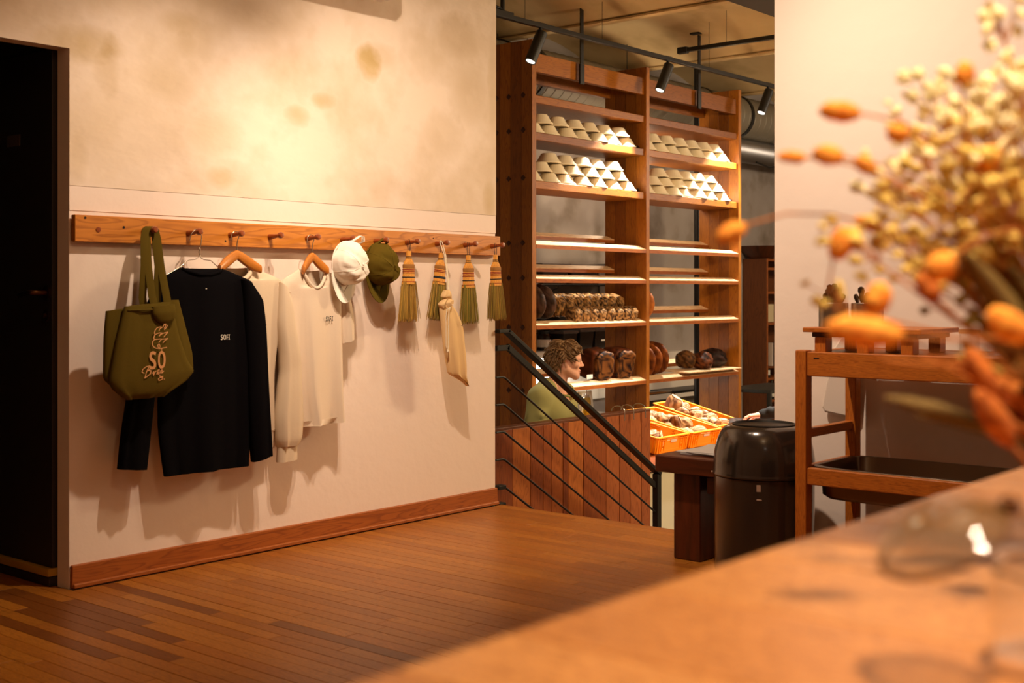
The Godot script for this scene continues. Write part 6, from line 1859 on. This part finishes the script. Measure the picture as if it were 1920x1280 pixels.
func bar_counter() -> void:
	var o := thing("wooden_counter", "broad honey-coloured plank counter nearest the viewer", "counter")
	var tones := [Color(0.80, 0.565, 0.315), Color(0.82, 0.585, 0.33), Color(0.74, 0.50, 0.27), Color(0.84, 0.605, 0.35), Color(0.78, 0.54, 0.30)]
	var x := -0.4
	var k := 0
	while x < 2.3:
		var w := rnd(0.09, 0.16)
		var m := wood("counter plank %d" % (k % 5), "oak", tones[k % 5], 0.36, 7.0, 1.1, Vector2(k * 0.3, k * 0.41))
		part(o, "plank", M.new().box(v3(x + w / 2, 0.879, -0.03 + 0.0), Vector3(w - 0.0006, 0.042, 1.10), 0.0025, 2, Transform3D(), Vector2(rnd(0, 3), rnd(0, 3))), m)
		x += w
		k += 1
	part(o, "face_panel", M.new().box(v3(0.95, 0.43, 0.40), Vector3(2.6, 0.85, 0.04), 0.004, 0), mat("bench wood"))
	part(o, "end_panel", M.new().box(v3(2.2, 0.43, 0.0), Vector3(0.04, 0.85, 0.8), 0.004, 1), mat("bench wood"))
	part(o, "end_panel", M.new().box(v3(-0.3, 0.43, 0.0), Vector3(0.04, 0.85, 0.8), 0.004, 1), mat("bench wood"))
	# clip-top jar with its glass lid swung open
	var gl := glass("jar glass", 0.05)
	var jar := thing("clip_top_jar", "small clear clip-top jar with its round glass lid swung open", "jar", v3(0.763, 0.9, 0.222))
	part(jar, "glass_body", M.new().lathe([Vector2(0, 0), Vector2(0.036, 0), Vector2(0.041, 0.005), Vector2(0.042, 0.012), Vector2(0.042, 0.05), Vector2(0.038, 0.058), Vector2(0.038, 0.064), Vector2(0.035, 0.064), Vector2(0.035, 0.056), Vector2(0.039, 0.049), Vector2(0.039, 0.008), Vector2(0, 0.006)], 36), gl)
	var away := Vector3(0.7638, 0, -0.6455)
	var rt := Vector3(0.6455, 0, 0.7638)
	var e1 := rt * 0.891 + Vector3.UP * 0.454
	var nn := ((Vector3.UP * 0.891 - rt * 0.454) * 0.925 - away * 0.10).normalized()
	var c := v3(0.69, 0.984, 0.268) - jar.position
	var lx := Transform3D(Basis(e1, nn, e1.cross(nn)).scaled_local(Vector3(1.06, 1.0, 1.06)), c)
	var lid_glass := glass("lid glass", 0.28)
	lid_glass.albedo_color = Color(0.52, 0.40, 0.20, 0.16)
	part(jar, "glass_lid", M.new().lathe([Vector2(0, 0.012), Vector2(0.02, 0.011), Vector2(0.031, 0.006), Vector2(0.036, 0.0), Vector2(0.037, -0.004), Vector2(0.034, -0.007), Vector2(0.031, -0.004), Vector2(0.02, 0.004), Vector2(0, 0.006)], 36, lx), lid_glass)
	var gasket := []
	for q in 33:
		var a := TAU * q / 32.0
		gasket.append(lx * Vector3(0.034 * cos(a), -0.006, 0.034 * sin(a)))
	part(jar, "rubber_seal", M.new().tube(gasket, 0.002, 6, false), mat("seal amber", Color(0.42, 0.27, 0.11), 0.5))
	var hinge := lx * Vector3(0.040, -0.004, 0)
	part(jar, "wire_bail", M.new().tube([hinge + Vector3(0, 0.006, 0), hinge, hinge.lerp(Vector3(0, 0.058, 0.04), 0.5) + Vector3(0, -0.008, 0), Vector3(-0.01, 0.056, 0.04)], 0.0014, 6), mat("hanger wire"))
	part(jar, "hinge_clasp", M.new().ball(hinge, Vector3(0.007, 0.006, 0.006), 10, 6), mat("bronze handle"))
	var rim := []
	for q in 33:
		var a := TAU * q / 32.0
		rim.append(Vector3(0.0395 * cos(a), 0.057, 0.0395 * sin(a)))
	part(jar, "neck_wire", M.new().tube(rim, 0.0013, 6, false), mat("hanger wire"))
	# a brown paper-thin tag: none in the photo, so nothing more stands here

func bouquet() -> void:
	# stoneware vase just outside the picture, stems fan out of it to the left and up
	var vase := thing("vase", "amber stoneware vase holding the dried flowers", "vase", v3(1.075, 0.9, 0.275))
	part(vase, "body", M.new().lathe([Vector2(0, 0), Vector2(0.032, 0), Vector2(0.045, 0.012), Vector2(0.047, 0.035), Vector2(0.036, 0.055), Vector2(0.022, 0.066), Vector2(0.025, 0.076), Vector2(0.021, 0.076), Vector2(0.018, 0.066), Vector2(0.03, 0.05), Vector2(0, 0.02)], 32), mat("stoneware", Color(0.42, 0.22, 0.09), 0.35))
	var mouth := v3(1.075, 0.965, 0.275)
	var r := RandomNumberGenerator.new()
	r.seed = 21
	var orange := mat("dyed orange", Color.WHITE, 0.9)
	orange.vertex_color_use_as_albedo = true
	var stem := mat("dry stem", Color(0.70, 0.42, 0.15), 0.8)
	# bunny tails: x, y, depth, length, radius, direction of the head in the picture
	var heads := [[0.916, 1.17, 0.533, 0.0285, 0.0080, 0.45, "lowest of the heads hanging out before the bread shelf"], [0.955, 1.234, 0.497, 0.0256, 0.0054, -0.05, "leftmost of a pair before the pier"], [0.927, 1.23, 0.451, 0.0256, 0.0084, -0.15, "second of a pair before the pier"], [0.934, 1.265, 0.444, 0.0342, 0.0084, -0.08, "highest of those before the pier"], [0.994, 1.227, 0.449, 0.0209, 0.0072, -0.6, "small one below the pier pair"], [1.011, 1.254, 0.428, 0.0190, 0.0084, -0.2, "one touching the first pale blossom"], [0.999, 1.296, 0.367, 0.0190, 0.0078, 1.4, "topmost of all"], [1.01, 1.227, 0.353, 0.0228, 0.0105, 0.9, "one buried in the thick of the blossom"], [0.935, 1.159, 0.443, 0.0285, 0.0100, 1.1, "drooping one above the cutlery pots"], [1.044, 1.18, 0.468, 0.0285, 0.0064, -0.4, "slim one beside the drooping head"], [0.885, 1.138, 0.343, 0.0247, 0.0105, 0.7, "big pale one over the cart"], [0.978, 1.123, 0.389, 0.0266, 0.0080, -0.9, "dark rusty one over the cart"], [0.904, 1.115, 0.399, 0.0266, 0.0104, 1.2, "one right over the second cutlery pot"], [0.805, 1.093, 0.364, 0.0551, 0.0105, -0.12, "long blurred one across the cutlery stand"], [0.868, 1.097, 0.289, 0.0342, 0.0105, -0.6, "one among the stems low beside the vase"], [1.07, 1.30, 0.33, 0.0190, 0.0080, 0.5, "one at the blossom's far side"], [0.93, 1.06, 0.33, 0.0427, 0.0088, -1.1, "rusty one low among the stems"], [0.90, 1.03, 0.31, 0.0475, 0.0096, -1.0, "lowest rusty one near the vase mouth"]]
	var right := Vector3(0.6455, 0, 0.7638)
	for k in heads.size():
		var q = heads[k]
		var p := v3(q[0], q[1], q[2])
		var o := thing("bunny_tail_flower", "orange dried bunny-tail grass head, %s" % q[6], "dried flower", p, 0.0, "orange bunny-tail grasses in the vase")
		var ax := (right * cos(q[5]) + Vector3.UP * sin(q[5])).normalized()
		var dark: bool = k in [11, 16, 17]
		var hm := crust(Vector3(q[4], q[3] * 0.5, q[4]), Color(0.60, 0.29, 0.06) if dark else Color(0.85, 0.45, 0.08), Color(0.82, 0.46, 0.14) if dark else Color(1.0, 0.72, 0.28), 500 + k, 0.0012, 160.0, 2.0, 1.0, 18, 14)
		var b := Basis(ax.cross(Vector3(0.76, 0, -0.64)).normalized(), ax, Vector3.ZERO)
		b.z = b.x.cross(b.y)
		var toward := ax if (mouth - p).dot(ax) > 0 else -ax
		part(o, "fluffy_head", hm, orange, Transform3D(b, Vector3.ZERO))
		var m1 = toward * q[3] * 0.5
		var end := mouth - p + Vector3(r.randf_range(-0.006, 0.006), 0, r.randf_range(-0.006, 0.006))
		var pts := []
		for i in 9:
			var u := i / 8.0
			var c1 = m1 + toward * 0.09
			var c2 = end + Vector3(0, 0.13, 0) + (m1 - end) * 0.22
			pts.append(m1.bezier_interpolate(c1, c2, end, u))
		part(o, "stem", M.new().tube(pts, 0.0012 if not dark else 0.002, 6), stem if not dark else mat("rust stem", Color(0.64, 0.37, 0.12), 0.8))
	# pale yellow blossom sprays
	var yel := [mat("blossom pale", Color(0.97, 0.92, 0.70), 0.85), mat("blossom gold", Color(0.88, 0.76, 0.38), 0.85), mat("blossom olive", Color(0.60, 0.50, 0.19), 0.85)]
	for m in yel:
		m.backlight_enabled = true
		m.backlight = m.albedo_color * 0.25
	var floret := M.new()
	floret.ball(Vector3.ZERO, Vector3(0.0052, 0.0044, 0.0052), 10, 6)
	for j in 5:
		var a := TAU * j / 5.0
		floret.ball(Vector3(cos(a) * 0.0042, 0.001, sin(a) * 0.0042), Vector3(0.0032, 0.0027, 0.0032), 7, 5)
	var right2 := right
	var away := Vector3(0.7638, 0, -0.6455)
	# centre of each spray in the view plane (right, up) at about one metre, spread
	var sprays := [[0.392, 0.222, 0.018, 9], [0.405, 0.165, 0.025, 12], [0.34, 0.15, 0.03, 14], [0.375, 0.13, 0.035, 22], [0.41, 0.125, 0.035, 24], [0.35, 0.105, 0.035, 22], [0.31, 0.085, 0.03, 14], [0.385, 0.09, 0.04, 26], [0.42, 0.08, 0.04, 26], [0.345, 0.07, 0.035, 22], [0.375, 0.045, 0.04, 24], [0.41, 0.04, 0.04, 26], [0.335, 0.035, 0.03, 16], [0.30, 0.045, 0.03, 10], [0.39, 0.005, 0.035, 20], [0.42, 0.0, 0.035, 20], [0.36, 0.01, 0.03, 14], [0.27, 0.045, 0.025, 8], [0.43, 0.12, 0.03, 18], [0.43, 0.17, 0.02, 8], [0.375, 0.155, 0.03, 16], [0.24, 0.0, 0.02, 4], [0.325, 0.12, 0.025, 10], [0.40, -0.04, 0.03, 10]]
	var where := ["topmost thin one", "one just below the top", "one over the dried heads by the pier", "upper middle", "upper outer", "left of the thick middle", "loose one reaching over the pier", "thick middle", "thick outer", "lower left of the middle", "lower middle", "lower outer", "loose one over the cutlery pots", "thin one farther out over the pots", "low dense one", "lowest outer one", "low one over the cart", "outlying thin one", "outermost one", "outermost high one", "crowning one", "single stray one", "pale one by the pier", "lowest one"]
	for k in sprays.size():
		var q = sprays[k]
		var t := r.randf_range(0.95, 1.16)
		var cen = Vector3(0, 1.12, 0) + (away + right2 * q[0] + Vector3.UP * q[1]) * t
		var o := thing("blossom_spray", "pale yellow dried blossom spray, %s" % where[k], "dried flower", cen, 0.0, "yellow blossom sprays in the vase")
		var end = mouth - cen + Vector3(r.randf_range(-0.008, 0.008), 0, r.randf_range(-0.008, 0.008))
		var fork = end.normalized() * q[2] * 1.3
		var tw := M.new()
		tw.tube([end, end.lerp(fork, 0.5) + Vector3(r.randf_range(-0.01, 0.01), 0.02, r.randf_range(-0.01, 0.01)), fork], [0.0021, 0.0016, 0.0011], 6)
		var fl := M.new()
		for j in int(q[3] * 1.7):
			var dd = Vector3(r.randfn(), r.randfn(), r.randfn()) * q[2] * 0.62
			tw.tube([fork, fork.lerp(dd, 0.55) + Vector3(r.randf_range(-0.004, 0.004), 0.003, 0), dd], 0.0005, 4, false)
			var sc := r.randf_range(0.55, 1.1)
			var base := fl.v.size()
			var bb := Basis.from_euler(Vector3(r.randf() * 6, r.randf() * 6, 0)) * sc
			for i in floret.v.size():
				fl.add(bb * floret.v[i] + dd, (bb * floret.n[i]).normalized())
			for i in floret.ix: fl.ix.append(base + i)
		part(o, "twigs", tw, stem)
		var fp := part(o, "florets", fl, yel[0] if k in [0, 1, 2, 3, 4, 6, 18, 19, 20, 22] else (yel[2] if k in [14, 15, 16, 23] else yel[1]))
		fp.set_meta("kind", "stuff")
	# broad dry leaves and rusty stalks low in the bunch
	var lf := mat("dry leaf", Color(0.40, 0.31, 0.11), 0.85)
	var rl := mat("rusty leaf", Color(0.70, 0.38, 0.10), 0.85)
	var leaves := [[0.375, -0.02, 0], [0.40, 0.02, 0], [0.355, -0.055, 1], [0.38, -0.07, 1], [0.405, -0.06, 0], [0.33, -0.05, 1], [0.42, -0.03, 0], [0.365, 0.03, 0], [0.39, -0.10, 1], [0.405, -0.115, 1], [0.30, -0.085, 2], [0.325, -0.10, 2], [0.41, 0.05, 0]]
	var lw := ["under the thick blossom", "behind the blossom's middle", "rusty one crossing the cart's apron", "rusty one beside the vase", "dark one low beside the vase", "rusty one over the cart top", "outer dark one", "upper dark one", "rusty one just above the vase mouth", "lowest rusty one at the vase mouth", "small olive one before the cart's apron", "second olive one before the cart's apron", "dark one high in the bunch"]
	for k in leaves.size():
		var q = leaves[k]
		var t := r.randf_range(0.93, 1.05)
		var tip = Vector3(0, 1.12, 0) + (away + right2 * q[0] + Vector3.UP * q[1]) * t
		var o := thing("dry_leaf", "narrow dried leaf in the bouquet, %s" % lw[k], "leaf", tip, 0.0, "dry leaves in the bouquet")
		var end = mouth - tip
		var mid = end * 0.45 + Vector3(0, 0.015, 0)
		var rings := []
		var sdv = end.normalized().cross(Vector3(r.randfn(), r.randfn(), r.randfn()).normalized()).normalized()
		for i in 9:
			var u := i / 8.0
			var p := Vector3.ZERO.lerp(mid, u).lerp(mid.lerp(end, u), u)
			var w: float = (0.0105 if q[2] != 2 else 0.007) * sin(PI * minf(1.0, u * 1.6 + 0.06)) + 0.0012 if u < 0.6 else 0.0014
			var upv = end.normalized().cross(sdv)
			rings.append(PackedVector3Array([p - sdv * w, p + upv * 0.0012, p + sdv * w, p - upv * 0.0012]))
		part(o, "blade", M.new().loft(rings, true, true), [lf, rl, lf][q[2]])
